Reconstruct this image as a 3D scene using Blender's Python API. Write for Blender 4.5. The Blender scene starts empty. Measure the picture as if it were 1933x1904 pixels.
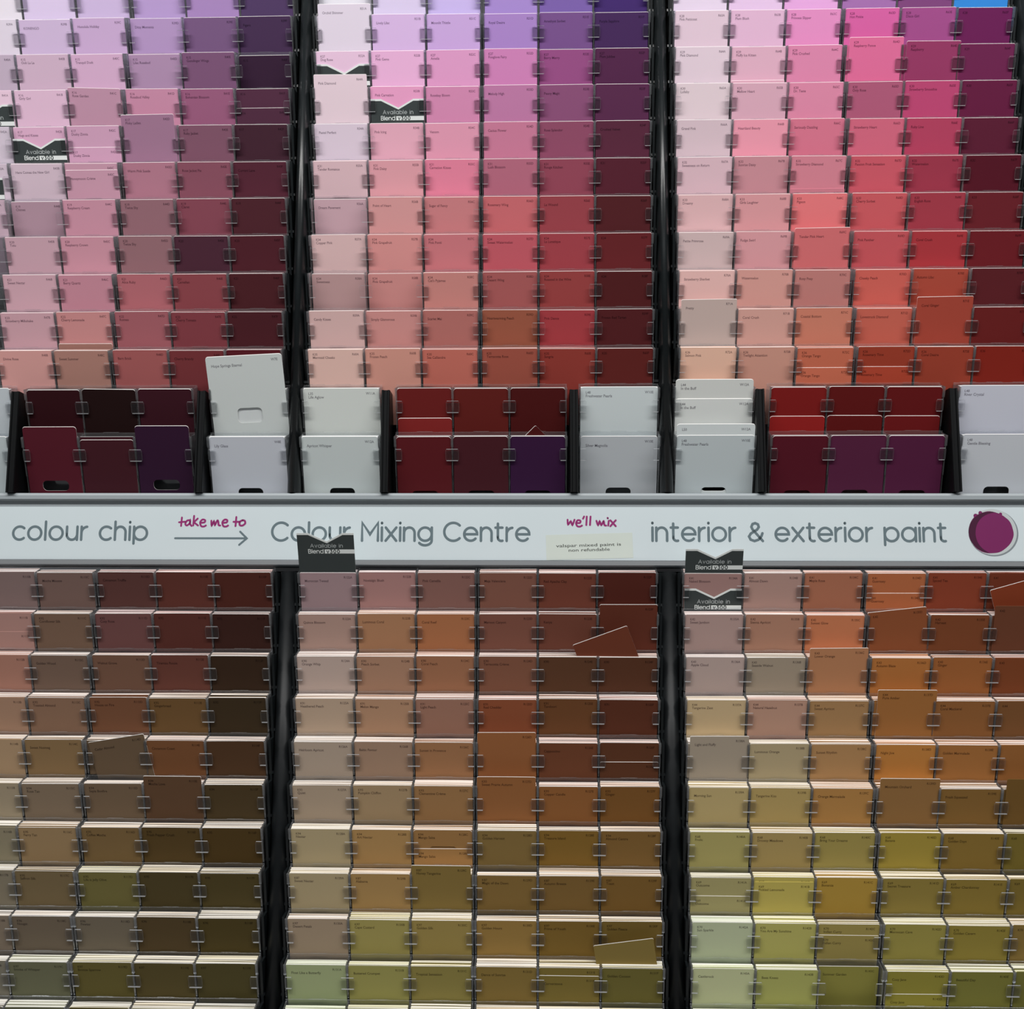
import bpy, math, random
from math import sin, cos, pi, radians as R
from mathutils import Vector, Matrix

# ------------------------------------------------------------------ camera, world, light, exposure
S = bpy.context.scene
COL = S.collection
Z0 = 1.25                                   # height of the line where the two slopes of the rack meet
cam = bpy.data.cameras.new('camera')
camo = bpy.data.objects.new('camera', cam)
COL.objects.link(camo)
cam.sensor_fit = 'HORIZONTAL'
cam.sensor_width = 36.0
cam.lens = 2000.0 / 1933.0 * 36.0
cam.clip_start = 0.02
PITCH, YAW, ROLL = R(15.075), R(-1.57), R(-0.446)
_F = Vector((sin(YAW) * cos(PITCH), cos(YAW) * cos(PITCH), -sin(PITCH)))
_r = Vector((cos(YAW), -sin(YAW), 0.0))
_u = _r.cross(_F)
_r2 = _r * cos(ROLL) + _u * sin(ROLL)
_u2 = -_r * sin(ROLL) + _u * cos(ROLL)
M = Matrix((_r2, _u2, -_F)).transposed().to_4x4()
M.translation = Vector((0.08184, -1.43252, 0.27664 + Z0))
camo.matrix_world = M
S.camera = camo

W = bpy.data.worlds.new('world')
S.world = W
W.use_nodes = True
_bg = W.node_tree.nodes['Background']
_bg.inputs['Color'].default_value = (0.80, 0.90, 1.0, 1)
_bg.inputs['Strength'].default_value = 0.04

def area(name, loc, target, sx, sy, power, color):
    l = bpy.data.lights.new(name, 'AREA')
    l.shape = 'RECTANGLE'; l.size = sx; l.size_y = sy
    l.energy = power; l.color = color
    o = bpy.data.objects.new(name, l); COL.objects.link(o)
    o.location = loc
    o.rotation_euler = (Vector(target) - Vector(loc)).to_track_quat('-Z', 'Y').to_euler()
    return o
# the store's ceiling strip lights
area('ceiling_strip_light', (0.1, -0.95, Z0 + 2.20), (0.1, 0.0, Z0 - 0.1), 5.0, 0.22, 104.0, (1.0, 0.985, 0.97))
area('ceiling_strip_light_far', (0.1, -3.6, Z0 + 2.0), (0.1, 0.0, Z0), 6.0, 0.3, 15.0, (0.95, 0.98, 1.0))

S.view_settings.view_transform = 'Standard'
S.view_settings.look = 'None'
S.view_settings.gamma = 1.0
S.view_settings.use_curve_mapping = False
S.view_settings.exposure = 0.0
S.cycles.transparent_max_bounces = 24
S.cycles.max_bounces = 6

# ------------------------------------------------------------------ materials
def mat(name):
    m = bpy.data.materials.new(name); m.use_nodes = True
    n = m.node_tree.nodes; l = m.node_tree.links
    return m, n, l, n['Principled BSDF']

def lin(c):
    return tuple((x / 12.92 if x <= 0.04045 else ((x + 0.055) / 1.055) ** 2.4) for x in c)
def srgb(h):
    return lin(tuple(x / 255.0 for x in h))

def plain(name, col, rough=0.5, spec=0.5, metal=0.0, noise=0.0, nscale=40.0, bump=0.0):
    m, n, l, b = mat(name)
    b.inputs['Roughness'].default_value = rough
    b.inputs['Specular IOR Level'].default_value = spec
    b.inputs['Metallic'].default_value = metal
    if noise > 0 or bump > 0:
        tc = n.new('ShaderNodeTexCoord'); nz = n.new('ShaderNodeTexNoise')
        nz.inputs['Scale'].default_value = nscale
        l.new(tc.outputs['Object'], nz.inputs['Vector'])
        mx = n.new('ShaderNodeMix'); mx.data_type = 'RGBA'
        mx.inputs['A'].default_value = (*[c * (1 - noise) for c in col], 1)
        mx.inputs['B'].default_value = (*[min(1, c * (1 + noise)) for c in col], 1)
        l.new(nz.outputs['Fac'], mx.inputs['Factor'])
        l.new(mx.outputs['Result'], b.inputs['Base Color'])
        if bump > 0:
            bp = n.new('ShaderNodeBump'); bp.inputs['Strength'].default_value = bump
            l.new(nz.outputs['Fac'], bp.inputs['Height']); l.new(bp.outputs['Normal'], b.inputs['Normal'])
    else:
        b.inputs['Base Color'].default_value = (*col, 1)
    return m

def chip_mats(src):
    """face, core, print for paint chips; the chip's own paint colour comes from the object or, for the mass, from an attribute"""
    out = []
    for kind in ('face', 'core', 'print'):
        m, n, l, b = mat('chip_%s_%s' % (kind, src))
        if src == 'object':
            c = n.new('ShaderNodeObjectInfo').outputs['Color']
        else:
            a = n.new('ShaderNodeAttribute'); a.attribute_name = 'paint'; c = a.outputs['Color']
        mx = n.new('ShaderNodeMix'); mx.data_type = 'RGBA'
        if kind == 'face':
            mx.blend_type = 'MULTIPLY'
            mx.inputs['Factor'].default_value = 0.06
            tc = n.new('ShaderNodeTexCoord'); nz = n.new('ShaderNodeTexNoise'); nz.inputs['Scale'].default_value = 900.0
            l.new(tc.outputs['Object'], nz.inputs['Vector']); l.new(nz.outputs['Color'], mx.inputs['B'])
            b.inputs['Roughness'].default_value = 0.6
            b.inputs['Specular IOR Level'].default_value = 0.15
        elif kind == 'core':
            mx.inputs['Factor'].default_value = 0.8 if src == 'object' else 0.0
            mx.inputs['B'].default_value = (0.95, 0.93, 0.90, 1)
            b.inputs['Roughness'].default_value = 0.85
            b.inputs['Specular IOR Level'].default_value = 0.1
        else:
            mx.blend_type = 'MULTIPLY'
            mx.inputs['Factor'].default_value = 1.0
            mx.inputs['B'].default_value = (0.31, 0.29, 0.32, 1)
            b.inputs['Roughness'].default_value = 0.6
            b.inputs['Specular IOR Level'].default_value = 0.1
        l.new(c, mx.inputs['A'])
        l.new(mx.outputs['Result'], b.inputs['Base Color'])
        out.append(m)
    return out

def clear(name, tint, gloss, haze, hazecol=(0.8, 0.82, 0.84)):
    m = bpy.data.materials.new(name); m.use_nodes = True
    n = m.node_tree.nodes; l = m.node_tree.links; n.clear()
    out = n.new('ShaderNodeOutputMaterial')
    tr = n.new('ShaderNodeBsdfTransparent'); tr.inputs['Color'].default_value = (*tint, 1)
    gl = n.new('ShaderNodeBsdfGlossy'); gl.inputs['Roughness'].default_value = 0.12
    gl.inputs['Color'].default_value = (1, 1, 1, 1)
    df = n.new('ShaderNodeBsdfDiffuse'); df.inputs['Color'].default_value = (*hazecol, 1)
    m1 = n.new('ShaderNodeMixShader'); m1.inputs[0].default_value = haze
    l.new(tr.outputs[0], m1.inputs[1]); l.new(df.outputs[0], m1.inputs[2])
    fr = n.new('ShaderNodeFresnel'); fr.inputs['IOR'].default_value = 1.45
    mu = n.new('ShaderNodeMath'); mu.operation = 'MULTIPLY'; mu.inputs[1].default_value = gloss
    l.new(fr.outputs[0], mu.inputs[0])
    m2 = n.new('ShaderNodeMixShader'); l.new(mu.outputs[0], m2.inputs[0])
    l.new(m1.outputs[0], m2.inputs[1]); l.new(gl.outputs[0], m2.inputs[2])
    l.new(m2.outputs[0], out.inputs['Surface'])
    return m

CHIP = chip_mats('object')
MASS = chip_mats('attribute')
M_BLACK = plain('black_gloss_plastic', (0.010, 0.0125, 0.0135), 0.28, 0.4, noise=0.25, nscale=25)
M_BLACK_MATT = plain('black_satin_plastic', (0.004, 0.0045, 0.005), 0.4, 0.2, noise=0.2, nscale=60)
M_PLATE = clear('clear_plastic_plate', (0.94, 0.95, 0.96), 0.7, 0.05)
M_TAB = clear('clear_plastic_tab', (0.975, 0.975, 0.98), 0.7, 0.015)
M_RIM = clear('clear_plastic_edge', (0.955, 0.96, 0.965), 1.0, 0.06)
M_LEDGE = clear('clear_plastic_ledge', (0.92, 0.93, 0.94), 1.0, 0.42)
M_LIPB = plain('dark_grey_sign_frame', (0.062, 0.073, 0.082), 0.4, 0.5, noise=0.05, nscale=15)
M_LIP = plain('grey_sign_frame', (0.35, 0.39, 0.41), 0.38, 0.5, noise=0.05, nscale=15)
M_SIGN = plain('white_sign_panel', (0.63, 0.71, 0.735), 0.45, 0.4, noise=0.02, nscale=12)
M_INK = plain('grey_sign_ink', (0.135, 0.185, 0.205), 0.5, 0.3)
M_MAG = plain('magenta_ink', (0.30, 0.025, 0.16), 0.5, 0.3)
M_CAN = plain('pale_grey_can_print', (0.52, 0.57, 0.57), 0.5, 0.3)
M_CAN_D = plain('mid_grey_can_print', (0.22, 0.25, 0.27), 0.5, 0.3)
M_PAINT = plain('magenta_paint_print', (0.185, 0.017, 0.105), 0.5, 0.3, noise=0.06, nscale=9)
M_PAINT_D = plain('dark_magenta_print', (0.06, 0.008, 0.035), 0.5, 0.3)
M_NOTE = plain('cream_paper', (0.62, 0.68, 0.625), 0.7, 0.2, noise=0.03, nscale=30)
M_TYPE = plain('typewriter_ink', (0.10, 0.11, 0.10), 0.7, 0.2)
M_TAGD = plain('charcoal_card', (0.040, 0.050, 0.050), 0.45, 0.4, noise=0.04)
M_TAGW = plain('white_card', (0.80, 0.84, 0.82), 0.5, 0.3)
M_TAGT = plain('pale_print', (0.50, 0.54, 0.54), 0.5, 0.3)
M_BLUE = plain('blue_card', (0.03, 0.26, 0.72), 0.45, 0.4, noise=0.05)
M_FLOOR = plain('pale_floor_tile', (0.42, 0.41, 0.40), 0.4, 0.4, noise=0.08, nscale=3)
M_WALL = plain('grey_wall_paint', (0.30, 0.31, 0.33), 0.8, 0.2, noise=0.05, nscale=4)
M_CAB = plain('dark_grey_cabinet', (0.05, 0.053, 0.058), 0.5, 0.4, noise=0.1, nscale=8)

# ------------------------------------------------------------------ helpers
class MB:
    """a mesh under construction: vertices, faces, one material index per face, one colour per face"""
    def __init__(s): s.v = []; s.f = []; s.m = []; s.c = []
    def add(s, vs, fs, mi=0, col=None):
        o = len(s.v); s.v.extend(vs)
        for f in fs:
            s.f.append(tuple(i + o for i in f)); s.m.append(mi); s.c.append(col)
    def box(s, x0, x1, y0, y1, z0, z1, mi=0, col=None):
        s.add([(x0, y0, z0), (x1, y0, z0), (x1, y1, z0), (x0, y1, z0), (x0, y0, z1), (x1, y0, z1), (x1, y1, z1), (x0, y1, z1)],
              [(0, 3, 2, 1), (4, 5, 6, 7), (0, 1, 5, 4), (1, 2, 6, 5), (2, 3, 7, 6), (3, 0, 4, 7)], mi, col)
    def prism(s, pts, a0, a1, axis='z', mi=0):
        """extrude a counter-clockwise outline along an axis"""
        n = len(pts)
        def P(p, a): return (p[0], p[1], a) if axis == 'z' else (a, p[0], p[1])
        vs = [P(p, a0) for p in pts] + [P(p, a1) for p in pts]
        s.add(vs, [tuple(range(n - 1, -1, -1)), tuple(range(n, 2 * n))] + [(i, (i + 1) % n, n + (i + 1) % n, n + i) for i in range(n)], mi)
    def mesh(s, name, mats, attr=False, smooth=False):
        me = bpy.data.meshes.new(name)
        me.from_pydata(s.v, [], s.f)
        for m in mats: me.materials.append(m)
        me.polygons.foreach_set('material_index', s.m)
        if smooth: me.polygons.foreach_set('use_smooth', [True] * len(s.f))
        if attr:
            a = me.attributes.new('paint', 'FLOAT_COLOR', 'FACE')
            buf = []
            for c in s.c: buf.extend((*(c or (0.5, 0.5, 0.5)), 1.0))
            a.data.foreach_set('color', buf)
        me.update()
        return me
    def xf(s, Mx):
        s.v = [tuple(Mx @ Vector(p)) for p in s.v]; return s

def obj(name, me, mx=None, parent=None):
    o = bpy.data.objects.new(name, me); COL.objects.link(o)
    if parent is not None:
        o.parent = parent
        if mx is not None: o.matrix_local = mx
    elif mx is not None: o.matrix_world = mx
    return o
def empty(name, mx): 
    o = bpy.data.objects.new(name, None); COL.objects.link(o); o.empty_display_size = 0.02; o.matrix_world = mx; return o
def tag(o, label, cat, group=None, kind=None):
    o['label'] = label; o['category'] = cat
    if group: o['group'] = group
    if kind: o['kind'] = kind
    return o
def struct(o): o['kind'] = 'structure'; return o

LEAN = {'U': R(22.0), 'L': R(24.116)}       # the two slopes of the display
TAU = R(22.0)                               # the trays tip forward out of the slope
def plane(sec):
    L = LEAN[sec]
    m = Matrix((Vector((1, 0, 0)), Vector((0, sin(L), cos(L))), Vector((0, -cos(L), sin(L))))).transposed().to_4x4()
    m.translation = Vector((0, 0, Z0)); return m
PL = {'U': plane('U'), 'L': plane('L')}
TIP = Matrix.Rotation(TAU, 4, 'X')
def pocket(sec, u, v, w=0.0):
    """frame of a tray row: x along the row, y up the card, z towards the shopper; origin at the top edge of a card"""
    return PL[sec] @ Matrix.Translation((u, v, w)) @ TIP

PV = {'U': (0.60827, 0.05519), 'L': (-0.19955, 0.05575)}
BU = {'U': (-0.51854, 0.0, 0.51843), 'L': (-0.52122, -0.00138, 0.51710)}
GAP = {'U': 0.00327, 'L': 0.00351}
CP, CW, CH = 0.080, 0.0765, 0.108           # pocket pitch, chip width, chip height
def row_v(sec, r): return PV[sec][0] - PV[sec][1] * r
def col_u(sec, b, c): return BU[sec][b] + (c - 3) * CP + (GAP[sec] / 2 if c >= 3 else -GAP[sec] / 2) + CW / 2

rnd = random.Random(11)

# ------------------------------------------------------------------ printed words
_fonts = {}
def text_shapes(strings):
    objs = []
    for s in strings:
        cu = bpy.data.curves.new('words', 'FONT'); cu.body = s; cu.size = 1.0; cu.resolution_u = 2; cu.fill_mode = 'FRONT'; cu.offset = 0.012
        o = bpy.data.objects.new('words', cu); COL.objects.link(o); objs.append(o)
    dg = bpy.context.evaluated_depsgraph_get(); dg.update()
    for s, o in zip(strings, objs):
        me = bpy.data.meshes.new_from_object(o.evaluated_get(dg))
        vs = [tuple(v.co) for v in me.vertices]; fs = [tuple(p.vertices) for p in me.polygons]
        w = max((v[0] for v in vs), default=0)
        _fonts[s] = (vs, fs, w)
        bpy.data.meshes.remove(me)
    for o in objs:
        cu = o.data; bpy.data.objects.remove(o); bpy.data.curves.remove(cu)
def put_text(mb, s, x, y, size, z, mi, right=False, col=None, wmax=None, warp=None, sx=0.92):
    if not s: return
    vs, fs, w = _fonts[s]
    k = size * sx
    if wmax and w * k > wmax: k = wmax / w
    x0 = x - w * k if right else x
    pts = [(x0 + v[0] * k, y + v[1] * size) for v in vs]
    mb.add([(p[0], p[1], z + (warp(p[0]) if warp else 0)) for p in pts], fs, mi, col)

# monoline lettering: every glyph is a few strokes on an x-height of 1
def arc(cx, cy, rx, a0, a1, n=18, ry=None):
    ry = rx if ry is None else ry
    return [(cx + rx * cos(R(a0 + (a1 - a0) * i / n)), cy + ry * sin(R(a0 + (a1 - a0) * i / n))) for i in range(n + 1)]
CIRC = arc(.5, .5, .5, 0, 360, 28)
GL = {
 'o': (1.0, [CIRC]), 'c': (.84, [arc(.5, .5, .5, 48, 312, 22)]),
 'e': (.98, [[(.03, .5), (.98, .5)] + arc(.5, .5, .49, 0, 318, 24)[1:]]),
 'l': (0.0, [[(0, 0), (0, 1.38)]]), 'i': (0.0, [[(0, 0), (0, 1)], [(0, 1.32), (0, 1.36)]]),
 'u': (.80, [[(0, 1), (0, .42)] + arc(.4, .42, .4, 180, 360, 14, .42), [(.8, 1), (.8, 0)]]),
 'n': (.80, [[(0, 0), (0, 1)], [(0, .56)] + arc(.4, .58, .4, 180, 0, 14, .42) + [(.8, 0)]]),
 'h': (.80, [[(0, 0), (0, 1.38)], [(0, .56)] + arc(.4, .58, .4, 180, 0, 14, .42) + [(.8, 0)]]),
 'r': (.42, [[(0, 0), (0, 1)], [(0, .5)] + arc(.46, .52, .46, 180, 95, 9, .47)]),
 'p': (1.0, [[(0, 1), (0, -.28)], CIRC]), 'a': (1.0, [CIRC, [(1, 1), (1, 0)]]),
 'd': (1.0, [CIRC, [(1, 1.38), (1, 0)]]), 'b': (1.0, [CIRC, [(0, 1.38), (0, 0)]]),
 'g': (1.0, [CIRC, [(1, 1), (1, .05)] + arc(.5, .02, .5, 0, -150, 14, .36)]),
 'x': (.80, [[(0, 0), (.8, 1)], [(0, 1), (.8, 0)]]), 'v': (.80, [[(0, 1), (.4, 0), (.8, 1)]]),
 't': (.55, [[(.18, 1.3), (.18, .26)] + arc(.44, .26, .26, 180, 290, 9, .26), [(0, 1), (.52, 1)]]),
 'C': (1.2, [arc(.68, .68, .68, 45, 315, 26)]), 'M': (1.2, [[(0, 0), (0, 1.36), (.6, .48), (1.2, 1.36), (1.2, 0)]]),
 'A': (1.2, [[(0, 0), (.6, 1.36), (1.2, 0)], [(.24, .45), (.96, .45)]]),
 'B': (.86, [[(0, 0), (0, 1.36), (.45, 1.36)] + arc(.45, 1.03, .33, 90, -90, 10) + [(0, .7)], [(.45, .7)] + arc(.5, .35, .36, 90, -90, 10, .35) + [(0, 0)]]),
 '3': (.76, [[(.03, 1.34), (.7, 1.34), (.32, .82)] + arc(.34, .41, .41, 88, -140, 14)]),
 '0': (.86, [arc(.43, .68, .43, 0, 360, 22, .68)]),
 '&': (1.12, [[(1.1, 0), (.36, .86), (.27, 1.06), (.36, 1.27), (.56, 1.34), (.76, 1.25), (.82, 1.05), (.7, .86), (.22, .56), (.08, .34), (.2, .1), (.48, 0), (.78, .1), (1.0, .36), (1.08, .58)]]),
 ' ': (.36, []),
}
def ribbon(mb, pts, w, z, mi=0, closed=False):
    """a flat stroke of width w with round ends"""
    h = w / 2; n = len(pts)
    L, Rr = [], []
    for i, p in enumerate(pts):
        a = pts[i - 1] if i > 0 else (pts[-2] if closed else None)
        b = pts[i + 1] if i < n - 1 else (pts[1] if closed else None)
        ds = []
        for q0, q1 in ((a, p), (p, b)):
            if q0 is None or q1 is None: continue
            dx, dy = q1[0] - q0[0], q1[1] - q0[1]; l = math.hypot(dx, dy) or 1e-9
            ds.append((dx / l, dy / l))
        tx = sum(d[0] for d in ds); ty = sum(d[1] for d in ds); l = math.hypot(tx, ty)
        if l < 1e-6: tx, ty = ds[0]; l = 1.0
        tx /= l; ty /= l
        c = max(0.5, abs(tx * ds[0][0] + ty * ds[0][1]))
        L.append((p[0] - ty * h / c, p[1] + tx * h / c, z)); Rr.append((p[0] + ty * h / c, p[1] - tx * h / c, z))
    mb.add(L + Rr, [(n + i, n + i + 1, i + 1, i) for i in range(n - 1)], mi)
    if not closed:
        for p in (pts[0], pts[-1]):
            k = 10
            mb.add([(p[0] + h * cos(2 * pi * i / k), p[1] + h * sin(2 * pi * i / k), z + 2e-5) for i in range(k)], [tuple(range(k))], mi)
def lettering(mb, s, x0, x1, y, xh, w, z, mi=0):
    """set a phrase between x0 and x1, letter spacing found from the width"""
    nat = sum(GL[c][0] for c in s) * xh
    gaps = len(s) - 1
    sp = ((x1 - x0) - nat) / gaps
    x = x0
    for c in s:
        adv, st = GL[c]
        for k, p in enumerate(st):
            q = [(x + a * xh, y + b * xh) for a, b in p]
            ribbon(mb, q, w, z + 3e-5 * k, mi, closed=(p is CIRC or c == '0'))
        x += adv * xh + sp

# ------------------------------------------------------------------ the chips' colours and print
ALB = {
 'U0': [[(239, 231, 241), (226, 207, 239), (210, 188, 226), (186, 158, 209), (170, 137, 191), (81, 59, 99)],
   [(230, 219, 233), (211, 187, 220), (205, 173, 212), (183, 152, 198), (121, 89, 130), (70, 46, 80)],
   [(199, 180, 199), (213, 182, 204), (217, 176, 207), (178, 144, 178), (125, 85, 119), (53, 28, 53)],
   [(240, 207, 226), (229, 191, 215), (195, 148, 171), (205, 143, 171), (156, 94, 127), (85, 46, 68)],
   [(219, 205, 219), (227, 179, 207), (211, 163, 191), (162, 120, 147), (130, 86, 106), (67, 35, 49)],
   [(218, 200, 214), (218, 194, 208), (205, 156, 176), (182, 124, 143), (140, 82, 99), (86, 38, 53)],
   [(209, 180, 195), (181, 148, 163), (207, 149, 168), (153, 109, 119), (139, 74, 89), (80, 36, 45)],
   [(214, 174, 189), (208, 168, 181), (209, 150, 166), (153, 111, 118), (78, 41, 56), (81, 32, 42)],
   [(218, 178, 187), (215, 172, 184), (204, 142, 158), (184, 109, 117), (145, 72, 79), (78, 32, 38)],
   [(218, 173, 177), (212, 167, 177), (210, 145, 145), (169, 99, 107), (135, 64, 72), (77, 31, 38)],
   [(229, 176, 171), (223, 164, 159), (181, 133, 121), (172, 96, 96), (123, 54, 58), (96, 31, 40)]],
 'U1': [[(235, 232, 241), (224, 210, 241), (208, 189, 241), (171, 142, 210), (126, 99, 172), (68, 43, 110)],
   [(230, 218, 233), (221, 188, 232), (207, 172, 226), (174, 137, 204), (122, 83, 142), (69, 40, 89)],
   [(239, 202, 228), (238, 182, 221), (228, 160, 204), (212, 134, 188), (154, 80, 135), (85, 38, 75)],
   [(234, 211, 221), (239, 164, 204), (217, 142, 182), (195, 126, 170), (142, 82, 122), (91, 43, 78)],
   [(225, 207, 222), (233, 174, 193), (230, 158, 183), (205, 126, 156), (146, 77, 105), (90, 40, 61)],
   [(224, 189, 196), (227, 162, 172), (232, 134, 161), (185, 108, 130), (150, 72, 91), (88, 33, 48)],
   [(205, 169, 179), (220, 158, 158), (208, 131, 135), (207, 109, 115), (157, 68, 77), (85, 32, 37)],
   [(226, 190, 190), (224, 151, 149), (207, 122, 129), (199, 93, 105), (166, 68, 77), (105, 36, 40)],
   [(190, 153, 153), (211, 144, 141), (205, 137, 131), (173, 94, 94), (158, 68, 68), (83, 29, 31)],
   [(220, 183, 180), (213, 148, 144), (186, 115, 109), (160, 91, 70), (169, 63, 69), (84, 30, 33)],
   [(233, 193, 182), (219, 156, 141), (203, 114, 100), (166, 86, 71), (150, 60, 52), (99, 35, 32)]],
 'U2': [[(237, 220, 241), (236, 205, 238), (235, 174, 228), (169, 116, 179), (132, 73, 128), (45, 133, 207)],
   [(230, 204, 219), (232, 188, 217), (234, 148, 201), (222, 102, 169), (167, 80, 143), (109, 30, 87)],
   [(231, 210, 222), (229, 180, 201), (227, 140, 178), (228, 112, 158), (153, 58, 102), (111, 36, 80)],
   [(231, 211, 218), (223, 174, 192), (228, 142, 173), (179, 93, 124), (192, 73, 118), (104, 28, 66)],
   [(219, 195, 204), (241, 158, 178), (220, 121, 146), (214, 105, 130), (182, 67, 98), (94, 29, 53)],
   [(224, 189, 199), (206, 145, 155), (216, 134, 150), (208, 91, 106), (160, 56, 77), (86, 19, 36)],
   [(230, 186, 189), (225, 159, 164), (239, 127, 131), (211, 94, 101), (167, 60, 75), (109, 33, 42)],
   [(216, 190, 190), (225, 161, 167), (217, 114, 117), (205, 89, 96), (176, 57, 64), (112, 29, 37)],
   [(241, 194, 189), (224, 163, 154), (200, 131, 126), (215, 102, 92), (181, 79, 63), (94, 32, 38)],
   [(201, 179, 172), (219, 166, 155), (212, 132, 110), (205, 103, 87), (170, 72, 57), (109, 32, 32)],
   [(239, 193, 170), (213, 156, 139), (205, 111, 85), (161, 63, 44), (161, 66, 48), (136, 37, 26)]],
 'L0': [[(134, 113, 110), (134, 113, 110), (121, 97, 90), (92, 58, 54), (96, 52, 44), (80, 39, 31)],
   [(180, 139, 130), (180, 139, 130), (124, 98, 81), (115, 76, 74), (93, 50, 43), (60, 33, 27)],
   [(177, 128, 111), (177, 128, 111), (122, 99, 85), (122, 89, 72), (107, 63, 53), (58, 40, 27)],
   [(174, 138, 114), (174, 138, 114), (147, 114, 92), (124, 83, 59), (116, 86, 51), (63, 49, 31)],
   [(184, 154, 121), (184, 154, 121), (145, 117, 81), (112, 92, 71), (127, 84, 53), (85, 59, 38)],
   [(173, 157, 132), (173, 157, 132), (141, 122, 101), (123, 102, 80), (104, 76, 54), (80, 64, 39)],
   [(154, 144, 119), (154, 144, 119), (167, 139, 101), (132, 106, 68), (91, 71, 37), (85, 65, 31)],
   [(145, 135, 115), (145, 135, 115), (129, 111, 79), (123, 115, 66), (85, 73, 42), (85, 73, 39)],
   [(146, 131, 114), (146, 131, 114), (122, 108, 91), (125, 114, 97), (90, 73, 45), (84, 71, 35)],
   [(142, 136, 120), (142, 136, 120), (121, 121, 94), (112, 102, 54), (96, 84, 47), (90, 81, 45)],
   [(132, 126, 111), (132, 126, 111), (113, 113, 89), (105, 95, 54), (90, 79, 49), (85, 77, 47)]],
 'L1': [[(162, 136, 139), (172, 129, 125), (137, 98, 90), (132, 88, 74), (115, 63, 49), (85, 38, 29)],
   [(179, 147, 135), (179, 131, 97), (178, 116, 78), (130, 83, 69), (115, 67, 53), (99, 49, 35)],
   [(197, 175, 164), (177, 136, 111), (166, 115, 85), (135, 89, 69), (95, 62, 42), (90, 54, 36)],
   [(195, 170, 147), (187, 146, 116), (166, 122, 103), (149, 84, 55), (113, 72, 42), (95, 51, 34)],
   [(187, 168, 150), (172, 141, 118), (169, 122, 85), (161, 103, 62), (118, 70, 46), (99, 59, 38)],
   [(187, 166, 143), (179, 152, 116), (168, 127, 83), (158, 104, 61), (154, 101, 56), (132, 90, 44)],
   [(192, 174, 136), (188, 149, 95), (171, 129, 79), (144, 118, 68), (142, 108, 47), (139, 105, 56)],
   [(191, 173, 135), (183, 147, 93), (146, 122, 66), (146, 116, 63), (137, 106, 57), (137, 103, 51)],
   [(181, 159, 134), (181, 168, 99), (175, 153, 88), (169, 135, 73), (140, 110, 50), (135, 110, 53)],
   [(183, 194, 145), (175, 169, 99), (157, 144, 79), (151, 126, 66), (141, 123, 60), (123, 114, 57)],
   [(169, 178, 134), (161, 156, 93), (145, 133, 75), (140, 117, 65), (130, 114, 59), (114, 106, 57)]],
 'L2': [[(164, 129, 124), (179, 144, 134), (175, 113, 87), (184, 108, 69), (142, 66, 44), (121, 58, 39)],
   [(183, 154, 147), (181, 134, 112), (207, 129, 90), (146, 83, 50), (128, 72, 43), (110, 65, 45)],
   [(192, 170, 162), (167, 152, 133), (187, 131, 93), (187, 120, 63), (166, 102, 55), (130, 70, 39)],
   [(209, 183, 142), (196, 154, 133), (176, 136, 92), (168, 112, 60), (150, 99, 55), (129, 86, 50)],
   [(176, 162, 144), (189, 171, 134), (188, 144, 96), (204, 138, 69), (175, 117, 63), (164, 108, 58)],
   [(202, 180, 126), (194, 168, 107), (190, 140, 79), (157, 116, 69), (141, 105, 54), (123, 91, 45)],
   [(188, 177, 111), (186, 161, 102), (175, 158, 88), (178, 156, 68), (150, 121, 57), (132, 115, 51)],
   [(184, 174, 120), (209, 192, 101), (194, 157, 69), (157, 137, 68), (152, 129, 59), (136, 116, 53)],
   [(209, 218, 180), (203, 197, 113), (178, 160, 91), (172, 160, 82), (160, 143, 65), (149, 123, 65)],
   [(217, 222, 173), (191, 192, 112), (160, 154, 77), (160, 151, 65), (139, 136, 65), (129, 126, 62)],
   [(200, 204, 160), (176, 177, 105), (148, 142, 74), (148, 140, 63), (129, 126, 63), (119, 117, 61)]],
 'K0': [[(50, 13, 20), (33, 13, 13), (60, 21, 32)],
   [(87, 27, 40), (68, 27, 36), (50, 22, 48)]],
 'K1': [[(112, 31, 30), (102, 31, 27), (78, 18, 18)],
   [(93, 25, 31), (72, 27, 35), (56, 23, 60)]],
 'K2': [[(130, 27, 26), (99, 20, 20), (104, 21, 23)],
   [(87, 20, 35), (88, 33, 63), (86, 30, 63)]],
}
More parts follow.
